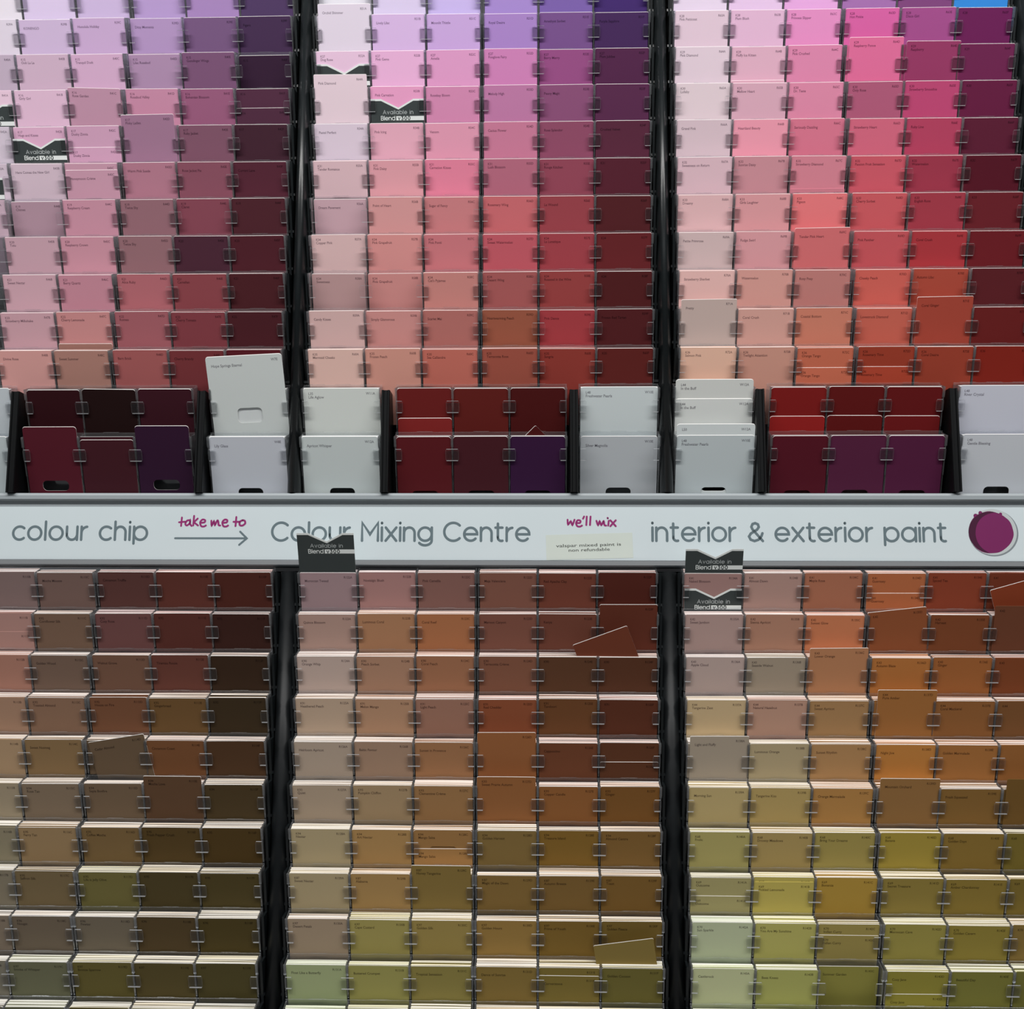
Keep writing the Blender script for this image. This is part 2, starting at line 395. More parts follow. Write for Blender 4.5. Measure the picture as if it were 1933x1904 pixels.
NAMES = {
 'U0': ['|||||'.split('|'),
   '|KONENGO|Honolulu Holiday|Ditsy Moments||Figaro'.split('|'),
   '|Ooh La La|Tranquil Dusk|Lilac Rosebud|Gunslinger Wings|'.split('|'),
   '|Girly Girl|Rose Garden|Rosebud Valley|Bohemian Blossom|'.split('|'),
   '|Hugs and Kisses|Dusky Zinnia|Pinky Ladies|Ruby Jacket|'.split('|'),
   '|Here Comes the New Girl|Honeymoon Crème|Warm Pink Suede|Rose Jacket Pie|Currant Lane'.split('|'),
   '|Chimes|Raspberry Cream|Twice Shy|Claret|'.split('|'),
   '|Tutu|Raspberry Crown|Twice Shy||'.split('|'),
   '|Sweet Nectar|Berry Quartz|Alice Ruby|Carnelian|'.split('|'),
   '|Strawberry Milkshake|Cherry Lemonade|Romeo|Cherry Tomato|'.split('|'),
   '|Divine Rose|Sweet Summer|Barn Brick|Cherry Brandy|'.split('|')],
 'U1': ['|||||'.split('|'),
   'Orchid Shimmer|Lively Lilac|Moonlit Thistle|Royal Desire|Amethyst Sorbet|Purple Sapphire'.split('|'),
   'Dog Rose|Pink Gems|Amelia|Foxglove Fairy|Berry Merry|Plum Jubilee'.split('|'),
   '|Pink Carnation|Rosebay Bloom|Melody High|Peony Magic|'.split('|'),
   'Pastel Perfect|Pink Icing|Venom|Cactus Flower|Rose Splendor|Crushed Velvet'.split('|'),
   'Tender Romance|Pink Daisy|Carnation Kisses|Lush Blossom|Rouge Kitchen|'.split('|'),
   'Dream Pavement|Point of Heart|Sugar of Fancy|Rosemary Wing|Le Wound|'.split('|'),
   'Copper Pink|Pink Grapefruit|Pink Ponti|Sweet Watermelon|La Lunatique|'.split('|'),
   "Sweetness|Pink Grapefruit|Cat's Pyjamas|Desert Wing|Roasted in the Wine|".split('|'),
   'Candy Kisses|Simply Glamorous|Scarlet Mai|Heartwarming Peach|Pink Dance|Frozen Red Tartan'.split('|'),
   'Mermaid Cheeks|Frozen Peach|Sea Calliandra|Terracotta Rose|Sangria|'.split('|')],
 'U2': ['|||||'.split('|'),
   'Pink Petticoat|Plum Blush|Princess Slipper|Hot Pinkie|Disco Girl|'.split('|'),
   'Pink Diamond|Fluffy Ice Kitten|Pink Crushed|Raspberry Ponce|Raspberry|'.split('|'),
   'Lullaby|Mellow Heart|Dr. Taste|Only Rose|Strawberry Smoothie|'.split('|'),
   'Grand Pink|Heartland Beauty|Seriously Dazzling|Strawberry Heart|Ruby Line|'.split('|'),
   'Sweetness on Return|Sunrise Daisy|Strawberry Diamond|Passion Fruit Sensation|Watermelon|'.split('|'),
   'Dreamy|Girls Laughter|Pigeon|Cherry Sorbet|English Rose|'.split('|'),
   'Petite Primrose|Fudge Swirl|Tender Pink Heart|Pink Panther|Coral Crush|'.split('|'),
   'Strawberry Sherbet|Watermelon|Rosy Posy|Cheeky Peach|Autumn Lilac|'.split('|'),
   'Pretty|Coral Crush|Coastal Bottom|Lovestruck Diamond|Coral Ginger|'.split('|'),
   'Salmon Pink|Twilight Attention|Orange Tango|Rosemary Time|Coral Desire|'.split('|')],
 'L0': ['|Magnolia|Mocha Mousse|Cinnamon Truffle||'.split('|'),
   '||Cornflower Silk|Cosy Rose||'.split('|'),
   '||Golden Wood|Walnut Grove|Tiramisu Rouse|'.split('|'),
   '||Toasted Almond|House on Fire|Gingerbread|'.split('|'),
   '||Sweet Nutmeg|Cedar Almond|Cinnamon Coast|'.split('|'),
   '||Rose Tan|Sepia Bonfire|Mocha Love|'.split('|'),
   '||Ferry Tan|Coffee Mocha|Fresh Pepper Crush|'.split('|'),
   '||Saffron Silk|Life is Jelly Olive||'.split('|'),
   '||Nougat|Pewter||'.split('|'),
   '||Smoke of Whisper|Bronze Sparrow||'.split('|'),
   '|||||'.split('|')],
 'L1': ['Moroccan Tweed|Nostalgic Blush|Pink Camellia|Maja Valenciana|Red Apache Clay|'.split('|'),
   'Quince Blossom|Luminous Coral|Coral Reef|Maroon Canyon|Kenya|'.split('|'),
   'Orange Whip|Peach Sorbet|Coral Peach|Terracotta Crème||'.split('|'),
   'Heathered Peach|Melon Mango|Light Peach|Red Cheddar|Tandoori|'.split('|'),
   'Heirloom Apricot|Baltic Favour|Sunset in Provence||Cappuccino|'.split('|'),
   'Quiet|Pumpkin Chiffon|Clementine Crème|Sweet Prairie Autumn|Copper Candle|Ginger'.split('|'),
   'Nectar|Art Nectar|Mango Salsa|Golden Harvest|Treasure Island|Almond Centre'.split('|'),
   'Sweet Nectar|Alabama|Honey Tangerine|Magic of the Dawn|Autumn Breeze|Toast'.split('|'),
   'Desert Petals|Cape Custard|Golden Silk|Golden Hours|Prime of Youth|Golden Fleece'.split('|'),
   'Float Like a Butterfly|Buttered Crumpet|Tropical Sensation|Dance of Sunrise|Cornerstone|Golden Cocoon'.split('|'),
   '|||||'.split('|')],
 'L2': ['Naked Blossom|Almost Dawn|Maple Rose|Guernsey|Spiced Tea|'.split('|'),
   'Sweet Jambon|Sienna Apricot|Sunset Glow||Harvest|'.split('|'),
   'Apple Cloud|Seaside Walnut|Lower Orange|Autumn Blaze|Ginger|'.split('|'),
   'Tangerine Zest|Natural Hazelnut|Sweet Apricot|Pure Amber|Coral Mackerel|'.split('|'),
   'Light and Fluffy|Luminous Orange|Sunset Rhythm|Night Jive|Golden Marmalade|'.split('|'),
   'Morning Sun|Tangerine Kiss|Orange Marmalade|Mountain Orchard|Fresh Squeezed|'.split('|'),
   'Frolic|Drowsy Meadows|Bring Your Dreams|Banana|Golden Days|'.split('|'),
   'Outcome|Pickled Lemonade|Bonanza|Secret Treasure|Amber Chardonnay|'.split('|'),
   'Sun Sparkle|You Are My Sunshine|Indian Curry|Moroccan Cave|Golden Cavern|'.split('|'),
   'Castlerock|Bees Knees|Summer Garden|Cosy Jane|Beautiful Day|'.split('|'),
   '|||||'.split('|')],
}
CODE0 = {'U0': 38, 'U1': 50, 'U2': 62, 'L0': 109, 'L1': 121, 'L2': 133}
KROW = {('U0', 1): 'K15', ('U0', 2): 'K16', ('U0', 3): 'K17', ('U0', 5): 'K19', ('U0', 6): 'K20', ('U0', 7): 'K21', ('U0', 8): 'K22',
        ('U1', 1): 'K27', ('U1', 4): 'K31', ('U1', 6): 'K34', ('U1', 7): 'K34', ('U1', 9): 'K35',
        ('U2', 0): 'K28', ('U2', 1): 'K29', ('U2', 2): 'K30', ('U2', 4): 'K32', ('U2', 5): 'K33', ('U2', 9): 'K36',
        ('L0', 1): 'K92', ('L0', 3): 'K92', ('L0', 5): 'K94', ('L0', 6): 'K95', ('L0', 7): 'K95', ('L0', 8): 'K96', ('L0', 9): 'K97',
        ('L1', 2): 'K90', ('L1', 3): 'K91', ('L1', 5): 'K93', ('L1', 6): 'K94', ('L1', 7): 'K87', ('L1', 8): 'K97',
        ('L2', 0): 'K41', ('L2', 1): 'K42', ('L2', 2): 'K43', ('L2', 3): 'K44', ('L2', 6): 'K68', ('L2', 7): 'K69', ('L2', 8): 'K70'}
ORD = 'zeroth first second third fourth fifth sixth seventh eighth ninth tenth eleventh'.split()
BAY = ('left', 'middle', 'right')
PHOTO = {
 'U0': [[(229, 221, 236), (216, 198, 229), (201, 180, 216), (178, 152, 200), (163, 132, 183), (79, 59, 96)],
   [(221, 211, 224), (203, 180, 212), (197, 167, 204), (176, 147, 191), (117, 87, 126), (69, 47, 78)],
   [(188, 171, 188), (202, 172, 193), (205, 167, 196), (169, 137, 169), (119, 82, 113), (53, 32, 53)],
   [(222, 192, 209), (212, 177, 199), (181, 137, 159), (190, 133, 159), (145, 88, 118), (80, 46, 65)],
   [(204, 191, 204), (211, 167, 193), (196, 152, 178), (151, 112, 137), (121, 80, 99), (63, 34, 46)],
   [(198, 181, 194), (198, 176, 189), (186, 142, 160), (165, 113, 130), (127, 75, 90), (79, 38, 50)],
   [(187, 161, 174), (162, 132, 145), (185, 133, 150), (136, 97, 106), (124, 65, 79), (71, 31, 39)],
   [(187, 152, 165), (182, 147, 158), (183, 131, 145), (134, 97, 103), (69, 38, 50), (71, 31, 39)],
   [(187, 152, 160), (184, 147, 158), (175, 121, 135), (158, 93, 100), (124, 61, 67), (66, 27, 32)],
   [(186, 147, 151), (181, 142, 151), (179, 123, 123), (144, 83, 90), (114, 53, 60), (64, 24, 30)],
   [(185, 142, 138), (180, 132, 128), (146, 107, 98), (139, 78, 78), (99, 45, 48), (78, 29, 35)]],
 'U1': [[(225, 222, 239), (215, 201, 238), (199, 181, 232), (164, 136, 201), (121, 96, 165), (67, 45, 106)],
   [(221, 210, 224), (213, 181, 223), (199, 166, 217), (168, 132, 196), (118, 81, 137), (68, 42, 87)],
   [(226, 191, 216), (225, 172, 209), (216, 152, 193), (201, 127, 178), (146, 77, 128), (82, 40, 73)],
   [(217, 196, 205), (221, 152, 189), (201, 132, 169), (181, 117, 158), (132, 77, 114), (85, 43, 74)],
   [(209, 193, 207), (217, 162, 180), (214, 147, 170), (191, 117, 145), (136, 72, 98), (84, 38, 57)],
   [(203, 171, 178), (206, 147, 156), (210, 122, 146), (168, 98, 118), (136, 67, 83), (81, 34, 46)],
   [(183, 151, 160), (197, 141, 141), (186, 117, 120), (185, 97, 102), (140, 60, 68), (75, 28, 32)],
   [(198, 166, 166), (196, 132, 130), (181, 107, 113), (174, 82, 92), (145, 60, 68), (92, 34, 37)],
   [(163, 131, 131), (181, 123, 120), (176, 117, 112), (148, 80, 80), (135, 57, 57), (70, 24, 26)],
   [(188, 156, 153), (182, 126, 122), (158, 97, 92), (136, 76, 58), (144, 52, 57), (70, 23, 26)],
   [(188, 156, 147), (177, 126, 114), (164, 92, 81), (134, 70, 58), (121, 50, 44), (80, 32, 30)]],
 'U2': [[(227, 211, 231), (226, 196, 228), (225, 167, 218), (162, 112, 172), (127, 72, 123), (46, 128, 198)],
   [(221, 196, 211), (223, 181, 209), (225, 143, 193), (214, 99, 163), (161, 78, 138), (106, 34, 85)],
   [(219, 199, 210), (217, 171, 190), (215, 133, 169), (216, 107, 150), (145, 57, 97), (106, 38, 77)],
   [(214, 196, 202), (207, 161, 178), (211, 132, 160), (166, 87, 115), (178, 69, 110), (97, 31, 63)],
   [(204, 181, 190), (225, 147, 166), (205, 113, 136), (199, 98, 121), (169, 63, 91), (88, 29, 50)],
   [(203, 171, 180), (187, 132, 141), (196, 122, 136), (189, 83, 97), (145, 53, 71), (79, 24, 36)],
   [(206, 166, 169), (201, 142, 146), (214, 113, 117), (189, 83, 90), (149, 53, 66), (97, 29, 37)],
   [(189, 166, 166), (197, 141, 146), (190, 100, 102), (179, 78, 84), (154, 51, 57), (98, 29, 35)],
   [(212, 166, 162), (192, 139, 132), (171, 112, 107), (184, 87, 78), (155, 67, 53), (80, 27, 32)],
   [(171, 152, 146), (187, 141, 132), (181, 112, 93), (175, 87, 73), (145, 60, 47), (92, 25, 25)],
   [(193, 156, 137), (172, 126, 112), (165, 90, 69), (130, 52, 38), (130, 54, 41), (110, 33, 26)]],
 'L0': [[(104, 88, 85), (104, 88, 85), (94, 75, 69), (71, 44, 41), (74, 39, 33), (61, 29, 23)],
   [(138, 106, 99), (138, 106, 99), (94, 74, 61), (87, 57, 55), (70, 37, 31), (44, 24, 19)],
   [(133, 96, 83), (133, 96, 83), (91, 74, 63), (91, 66, 53), (80, 47, 39), (43, 30, 21)],
   [(129, 102, 84), (129, 102, 84), (109, 84, 67), (91, 60, 42), (85, 62, 36), (45, 34, 21)],
   [(134, 112, 87), (134, 112, 87), (105, 84, 58), (81, 66, 51), (92, 60, 38), (61, 42, 27)],
   [(123, 111, 93), (123, 111, 93), (100, 86, 71), (87, 72, 56), (73, 53, 38), (56, 45, 28)],
   [(108, 101, 83), (108, 101, 83), (117, 97, 70), (92, 74, 47), (63, 49, 27), (59, 45, 23)],
   [(100, 93, 79), (100, 93, 79), (89, 76, 54), (85, 79, 45), (58, 50, 29), (58, 50, 27)],
   [(97, 87, 76), (97, 87, 76), (81, 72, 61), (83, 76, 65), (60, 49, 32), (56, 48, 27)],
   [(95, 91, 80), (95, 91, 80), (81, 81, 63), (75, 68, 37), (64, 56, 33), (60, 54, 32)],
   [(95, 91, 80), (95, 91, 80), (81, 81, 63), (75, 68, 37), (64, 56, 33), (60, 54, 32)]],
 'L1': [[(127, 106, 108), (135, 100, 97), (107, 76, 69), (103, 68, 57), (89, 48, 37), (65, 28, 21)],
   [(137, 112, 103), (137, 100, 73), (136, 88, 58), (99, 62, 51), (87, 50, 39), (75, 36, 25)],
   [(149, 132, 123), (133, 102, 83), (125, 86, 63), (101, 66, 51), (71, 46, 31), (67, 40, 27)],
   [(145, 126, 109), (139, 108, 85), (123, 90, 75), (110, 61, 39), (83, 52, 29), (69, 36, 23)],
   [(136, 122, 109), (125, 102, 85), (123, 88, 61), (117, 74, 44), (85, 50, 33), (71, 42, 27)],
   [(133, 118, 101), (127, 108, 82), (119, 90, 58), (112, 73, 43), (109, 71, 39), (93, 63, 31)],
   [(135, 122, 95), (132, 104, 66), (120, 90, 55), (101, 82, 47), (99, 75, 33), (97, 73, 39)],
   [(133, 120, 93), (127, 102, 64), (101, 84, 45), (101, 80, 43), (95, 73, 39), (95, 71, 35)],
   [(121, 106, 89), (121, 112, 66), (117, 102, 59), (113, 90, 49), (93, 73, 35), (90, 73, 37)],
   [(123, 130, 97), (117, 113, 66), (105, 96, 53), (101, 84, 45), (94, 82, 41), (82, 76, 39)],
   [(123, 130, 97), (117, 113, 66), (105, 96, 53), (101, 84, 45), (94, 82, 41), (82, 76, 39)]],
 'L2': [[(128, 100, 96), (140, 112, 104), (137, 88, 67), (144, 84, 53), (111, 50, 33), (94, 44, 29)],
   [(140, 118, 112), (139, 102, 85), (159, 98, 68), (111, 62, 37), (97, 54, 31), (83, 48, 33)],
   [(145, 128, 122), (126, 114, 100), (141, 98, 69), (141, 90, 47), (125, 76, 41), (97, 52, 29)],
   [(156, 136, 105), (146, 114, 98), (131, 100, 67), (125, 82, 43), (111, 72, 39), (95, 62, 35)],
   [(128, 118, 104), (138, 124, 97), (137, 104, 69), (149, 100, 49), (127, 84, 45), (119, 78, 41)],
   [(144, 128, 89), (138, 119, 75), (135, 99, 55), (111, 82, 48), (100, 74, 38), (87, 64, 32)],
   [(132, 124, 77), (131, 113, 71), (123, 111, 61), (125, 109, 47), (105, 84, 40), (92, 80, 36)],
   [(128, 121, 83), (146, 134, 69), (135, 109, 47), (109, 95, 46), (105, 89, 40), (94, 80, 36)],
   [(140, 146, 120), (136, 132, 75), (119, 107, 61), (115, 107, 55), (107, 95, 44), (99, 82, 44)],
   [(146, 149, 116), (128, 129, 75), (107, 103, 52), (107, 101, 44), (93, 91, 44), (86, 84, 42)],
   [(146, 149, 116), (128, 129, 75), (107, 103, 52), (107, 101, 44), (93, 91, 44), (86, 84, 42)]],
 'K0': [[(49, 20, 25), (35, 11, 16), (57, 26, 34)],
   [(67, 24, 33), (53, 24, 30), (40, 21, 38)]],
 'K1': [[(104, 33, 32), (95, 33, 30), (73, 24, 24)],
   [(72, 23, 27), (56, 24, 29), (44, 22, 47)]],
 'K2': [[(120, 30, 29), (92, 25, 25), (97, 26, 27)],
   [(67, 20, 29), (68, 28, 49), (66, 26, 49)]],
}
def colour_word(h):
    import colorsys
    r, g, b = (x / 255.0 for x in h)
    hh, ll, ss = colorsys.rgb_to_hls(r, g, b); hh *= 360
    mx, mn = max(r, g, b), min(r, g, b); chroma = mx - mn
    if chroma < 0.10 and mx > 0.62: return 'pale grey-pink' if 300 < hh or hh < 30 else ('pale grey-lilac' if hh > 230 else 'pale grey-green')
    lev = 'pale' if mx > 0.8 and chroma < 0.25 else 'dark' if mx < 0.42 else 'light' if mx > 0.72 else 'muted' if chroma < 0.25 else 'deep'
    if hh >= 345 or hh < 8: w = ('pink' if mx > 0.62 else 'maroon' if mx < 0.45 else 'red')
    elif hh < 22: w = 'salmon' if mx > 0.65 else 'red-brown'
    elif hh < 34: w = 'orange-tan' if chroma > 0.3 else 'brown'
    elif hh < 46: w = 'ochre-brown' if chroma > 0.2 else 'taupe'
    elif hh < 56: w = 'olive-gold'
    elif hh < 75: w = 'olive-yellow'
    elif hh < 160: w = 'sage-green'
    elif hh < 262: w = 'violet'
    elif hh < 292: w = 'lilac' if mx > 0.6 else 'purple'
    elif hh < 325: w = 'mauve-pink' if mx > 0.6 else 'plum'
    else: w = 'rose-pink' if mx > 0.6 else 'burgundy'
    return lev + ' ' + w
def where(sec, b, r, c):
    if sec == 'U': return '%s column, %s row above the white cards, %s bay' % (ORD[c + 1], ORD[10 - r], BAY[b])
    return '%s column, %s row below the sign, %s bay' % (ORD[c + 1], ORD[r + 1], BAY[b])

def chip_mesh(mb, w, h, bow, lean, code, knum, name, col=None, hole=None, big=1.0, thick=0.0005):
    """one chip: painted face (0), white paper core (1), print (2). y runs from 0 at the foot to h"""
    hw = w / 2; r = 0.0016
    xs = [-hw, -hw + .0006, -hw + r, -hw * .66, -hw * .33, 0, hw * .33, hw * .66, hw - r, hw - .0006, hw]
    def rise(x):
        d = hw - abs(x)
        return 0.0 if d >= r else r - math.sqrt(max(0, r * r - (r - d) ** 2))
    def warp(x): return bow * (1 - (x / hw) ** 2) + lean * x
    n = len(xs); ch = 0.0005
    if hole is None:
        front = [(x, h - rise(x) - ch, warp(x)) for x in xs] + [(x, rise(x), warp(x)) for x in xs]
        mb.add(front, [(n + i, n + i + 1, i + 1, i) for i in range(n - 1)], 0, col)
        top = [(x, h - rise(x) - ch, warp(x)) for x in xs] + [(x, h - rise(x), warp(x) - .00025) for x in xs] + [(x, h - rise(x), warp(x) - thick) for x in xs]
        mb.add(top, [(i, i + 1, n + i + 1, n + i) for i in range(n - 1)] + [(n + i, n + i + 1, 2 * n + i + 1, 2 * n + i) for i in range(n - 1)], 1, col)
        back = [(x, h - rise(x), warp(x) - thick) for x in xs] + [(x, rise(x), warp(x) - thick) for x in xs]
        mb.add(back, [(i, i + 1, n + i + 1, n + i) for i in range(n - 1)], 1, col)
        for k in (0, n - 1):
            x = xs[k]; f0 = (x, h - rise(x) - ch, warp(x)); f1 = (x, rise(x), warp(x))
            q = [f0, f1, (x, rise(x), warp(x) - thick), (x, h - rise(x) - ch, warp(x) - thick)]
            mb.add(q, [(0, 1, 2, 3) if k == 0 else (3, 2, 1, 0)], 1, col)
    else:
        hx, y0, y1, rr = hole                     # half width, foot and top of the finger hole, its corner radius
        ins = []
        for cx_, cy_, a0 in ((hx - rr, y1 - rr, 0), (-hx + rr, y1 - rr, 90), (-hx + rr, y0 + rr, 180), (hx - rr, y0 + rr, 270)):
            ins += [(cx_ + rr * cos(R(a0 + 18 * i)), cy_ + rr * sin(R(a0 + 18 * i))) for i in range(6)]
        def out_pt(i):                            # the matching point on the chip's outline
            q = i // 6; t = (i % 6) / 5.0
            c4 = ((hw, h), (-hw, h), (-hw, 0), (hw, 0))[q]
            rc = 0.004; ccx = c4[0] - math.copysign(rc, c4[0]); ccy = h - rc if c4[1] > 0 else rc
            a = R(90 * q + 90 * t)
            return (ccx + rc * cos(a), ccy + rc * sin(a))
        outp = [out_pt(i) for i in range(24)]
        ch = 0.0006
        m = 24
        F = [(p[0], p[1] - (ch if p[1] > h / 2 and abs(p[1] - h) < .0042 else 0), 0) for p in outp]
        V = F + [(p[0], p[1], 0) for p in ins] + [(p[0], p[1], -thick) for p in outp] + [(p[0], p[1], -thick) for p in ins]
        mb.add(V, [(i, (i + 1) % m, m + (i + 1) % m, m + i) for i in range(m)], 0, col)
        mb.add(V, [(2 * m + (i + 1) % m, 2 * m + i, 3 * m + i, 3 * m + (i + 1) % m) for i in range(m)] +
                  [(2 * m + i, 2 * m + (i + 1) % m, (i + 1) % m, i) for i in range(m)] +
                  [(m + i, m + (i + 1) % m, 3 * m + (i + 1) % m, 3 * m + i) for i in range(m)], 1, col)
        warp = lambda x: 0.0
    z = 0.00006
    if code: put_text(mb, code, hw - .0055 * big, h - .0084 * big, .0045 * big, z, 2, True, col, None, warp)
    if knum: put_text(mb, knum, -hw + .0062 * big, h - .0086 * big, .0045 * big, z, 2, False, col, None, warp)
    if name: put_text(mb, name, -hw + .0062 * big, h - (.0131 if knum else .0136) * big, .0049 * big, z, 2, False, col, w * .70, warp)
    return mb

# every string that is printed on a chip or a card, shaped once
def code_of(k, r, c): return 'R%d%s' % (CODE0[k] + r + 1, 'ABCDEF'[c])
_strings = set(['valspar mixed paint is', 'non refundable'])
for k in ('U0', 'U1', 'U2', 'L0', 'L1', 'L2'):
    for r in range(-1, 11):
        for c in range(6): _strings.add(code_of(k, r, c))
    for row in NAMES[k]: _strings.update(x for x in row if x)
_strings.update(KROW.values())
WHITE = [
 (0, 0, 0.002, 0, None, '', '', (205, 213, 218), -0.0006, 'white paint card at the picture edge, upper tier, left bay'),
 (0, 1, 0.001, 0, None, '', '', (199, 209, 211), -0.0006, 'white paint card at the picture edge, lower tier, left bay'),
 (1, 0, 0.0005, 0, None, '', '', (213, 218, 218), -0.0018, 'white paint card mostly hidden behind the pulled-up tilted one'),
 (1, 0, 0.0465, 2.7, None, 'Hope Springs Eternal', 'W7E', (209, 215, 213), -0.0002, 'pale white card pulled up and tilted, showing its finger hole'),
 (1, 1, 0, 0, None, 'Lily Glass', 'W8E', (199, 203, 211), -0.0006, 'white paint card under the pulled-up tilted card, lower tier'),
 (2, 0, 0, 0, 'L35', 'Life Aglow', 'W11A', (220, 225, 220), -0.003, 'warm white paint card, upper tier, start of the middle bay'),
 (2, 1, 0, 0, None, 'Apricot Whisper', 'W12A', (204, 212, 211), -0.0006, 'white paint card, lower tier, start of the middle bay'),
 (3, 0, 0.0005, 0, 'L48', 'Freshwater Pearls', 'W10E', (213, 222, 223), -0.003, 'white paint card above the recessed grey one, end of the middle bay'),
 (3, 1, -0.003, 0, None, 'Silver Magnolia', 'W10E', (188, 193, 197), -0.013, 'recessed grey-white card deep in its clear tray, end of the middle bay'),
 (4, 0, 0.0105, 0, 'L44', 'In the Buff', 'W12A', (218, 220, 216), -0.0026, 'rearmost of four overlapping white cards, start of the right bay'),
 (4, 0, -0.016, 0, 'L44', 'In the Buff', 'W12A', (225, 228, 225), -0.0012, 'second from top of four overlapping white cards, start of the right bay'),
 (4, 1, 0.016, 0, 'L50', '', 'W12A', (218, 225, 225), -0.0016, 'third from top of four overlapping white cards, start of the right bay'),
 (4, 1, 0.0005, 0, 'L48', 'Freshwater Pearls', 'W10E', (195, 204, 206), -0.0006, 'front and lowest of four overlapping white cards, start of the right bay'),
 (5, 0, 0.001, 0, 'L48', 'River Crystal', '', (209, 211, 223), -0.002, 'bluish white card under the last red chips, upper tier of the right bay end'),
 (5, 1, 0.001, 0, 'L48', 'Gentle Blessing', '', (206, 210, 216), -0.0006, 'bluish white card just above the paint pot on the sign'),
]
for w in WHITE: _strings.update(x for x in w[4:7] if x)
_strings.update(['R64A', 'Pink Diamond', 'L44', 'In the Buff', 'L50', 'W12A'])
text_shapes(sorted(_strings))

# ------------------------------------------------------------------ setting: floor, wall behind, cabinet under the rack
m = MB(); m.box(-3, 3, -4.5, 1.2, -0.05, 0.0); struct(obj('floor', m.mesh('floor', [M_FLOOR])))
m = MB(); m.box(-3, 3, 0.60, 0.70, 0.0, 2.9); struct(obj('wall_back', m.mesh('wall_back', [M_WALL])))

# ------------------------------------------------------------------ the rack
rack = tag(empty('display_rack', Matrix.Translation((0, 0, 0))), 'tall black sloping rack that carries all the chip trays and the sign', 'display rack')
m = MB(); m.box(-.90, .90, -.16, .34, 0.0, .30); m.box(-.88, .88, -.12, .33, .30, .36)
obj('base_cabinet', m.mesh('base_cabinet', [M_CAB]), None, rack)
for sec, v0, v1 in (('U', -.135, .745), ('L', -.86, -.192)):
    m = MB(); m.box(-.86, .86, v0, v1, -.076, -.066)
    obj('back_panel', m.mesh('back_panel', [M_BLACK_MATT]), PL[sec], rack)
def rail_mesh(sec, rows):
    m = MB(); pts = []
    for r in rows:
        v = row_v(sec, r); p = PV[sec][1]
        pts += [(v + .001, -.004), (v - p + .004, -.004 - (p - .004) * math.tan(TAU) * .86)]
    ve = row_v(sec, rows[-1] + 1) + (.014 if sec == 'U' else 0)
    pts = [q for q in pts if q[0] > ve] + [(ve, -.030), (ve, -.066), (row_v(sec, rows[0]) + .001, -.066)]
    m.prism([(a, b) for a, b in pts][::-1], -.0016, .0016, 'x')
    for r in rows:
        v = row_v(sec, r) - .040
        m.box(-.0032, .0032, v - .0035, v, -.066, -.020)
    return m.mesh('side_rail', [M_BLACK])
RAIL = {'U': rail_mesh('U', list(range(-2, 10))), 'L': rail_mesh('L', list(range(0, 12)))}
EDGE = {}
for sec in 'UL':
    for b in range(3):
        e0 = col_u(sec, b, 0) - CW / 2; e1 = col_u(sec, b, 5) + CW / 2
        EDGE[sec, b] = (e0, e1)
        for x in (e0 - .0064, e1 + .0064):
            o = obj('side_rail', RAIL[sec], PL[sec] @ Matrix.Translation((x, 0, 0)), rack)
def post_mesh(y0, y1, rx, rz):
    m = MB(); k = 24
    prof = [(rx * cos(2 * pi * i / k), rz * sin(2 * pi * i / k)) for i in range(k)]
    vs = [(a, y, b) for y in (y0, y1) for a, b in prof]
    m.add(vs, [(i, i + k, (i + 1) % k + k, (i + 1) % k) for i in range(k)] + [tuple(range(k)), tuple(range(2 * k - 1, k - 1, -1))])
    me = m.mesh('post', [M_BLACK]); 
    for p in me.polygons: p.use_smooth = len(p.vertices) == 4
    return me
PU, PLW = post_mesh(-.0888, .76, .0090, .017), post_mesh(-.86, -.197, .0118, .014)
PLW.materials[0] = plain('black_rough_plastic', (0.0085, 0.010, 0.011), 0.42, 0.25, noise=0.3, nscale=30)  # rougher, less glossy black for the lower posts
for sec, me, wz in (('U', PU, -.020), ('L', PLW, -.028)):
    xs = [(EDGE[sec, 0][0] - .018)] + [(EDGE[sec, i][1] + EDGE[sec, i + 1][0]) / 2 for i in (0, 1)] + [EDGE[sec, 2][1] + .019]
    if sec == 'U': xs[1], xs[2] = -.2594, .2560
    for x in xs: obj('post', me, PL[sec] @ Matrix.Translation((x, 0, wz)), rack)
    m = MB(); 
    y0, y1 = ((-.0888, .76) if sec == 'U' else (-.86, -.197))
    m.box(-.0088, .0088, y0, y1, -.066, -.038)
    for x in xs: obj('post_backing', m.mesh('post_backing', [M_BLACK]), PL[sec] @ Matrix.Translation((x, 0, 0)), rack)
# short black posts between the white cards and the deep chips
m = MB()
m.prism([(-.0058, -.040), (.0058, -.040), (.0058, .0005), (.0050, .0018), (.0030, .0018), (.0022, .0002), (-.0022, .0002), (-.0030, .0018), (-.0050, .0018), (-.0058, .0005)], -.0892, .0530)
m.xf(Matrix(((1, 0, 0, 0), (0, 0, 1, 0), (0, 1, 0, 0), (0, 0, 0, 1))))
SP = m.mesh('short_post', [M_BLACK_MATT])
SP.flip_normals()
for x in (-.6505, -.3885, -.1315, .1285, .3835, .6455):
    obj('short_post', SP, PL['U'] @ Matrix.Translation((x, 0, 0)), rack)

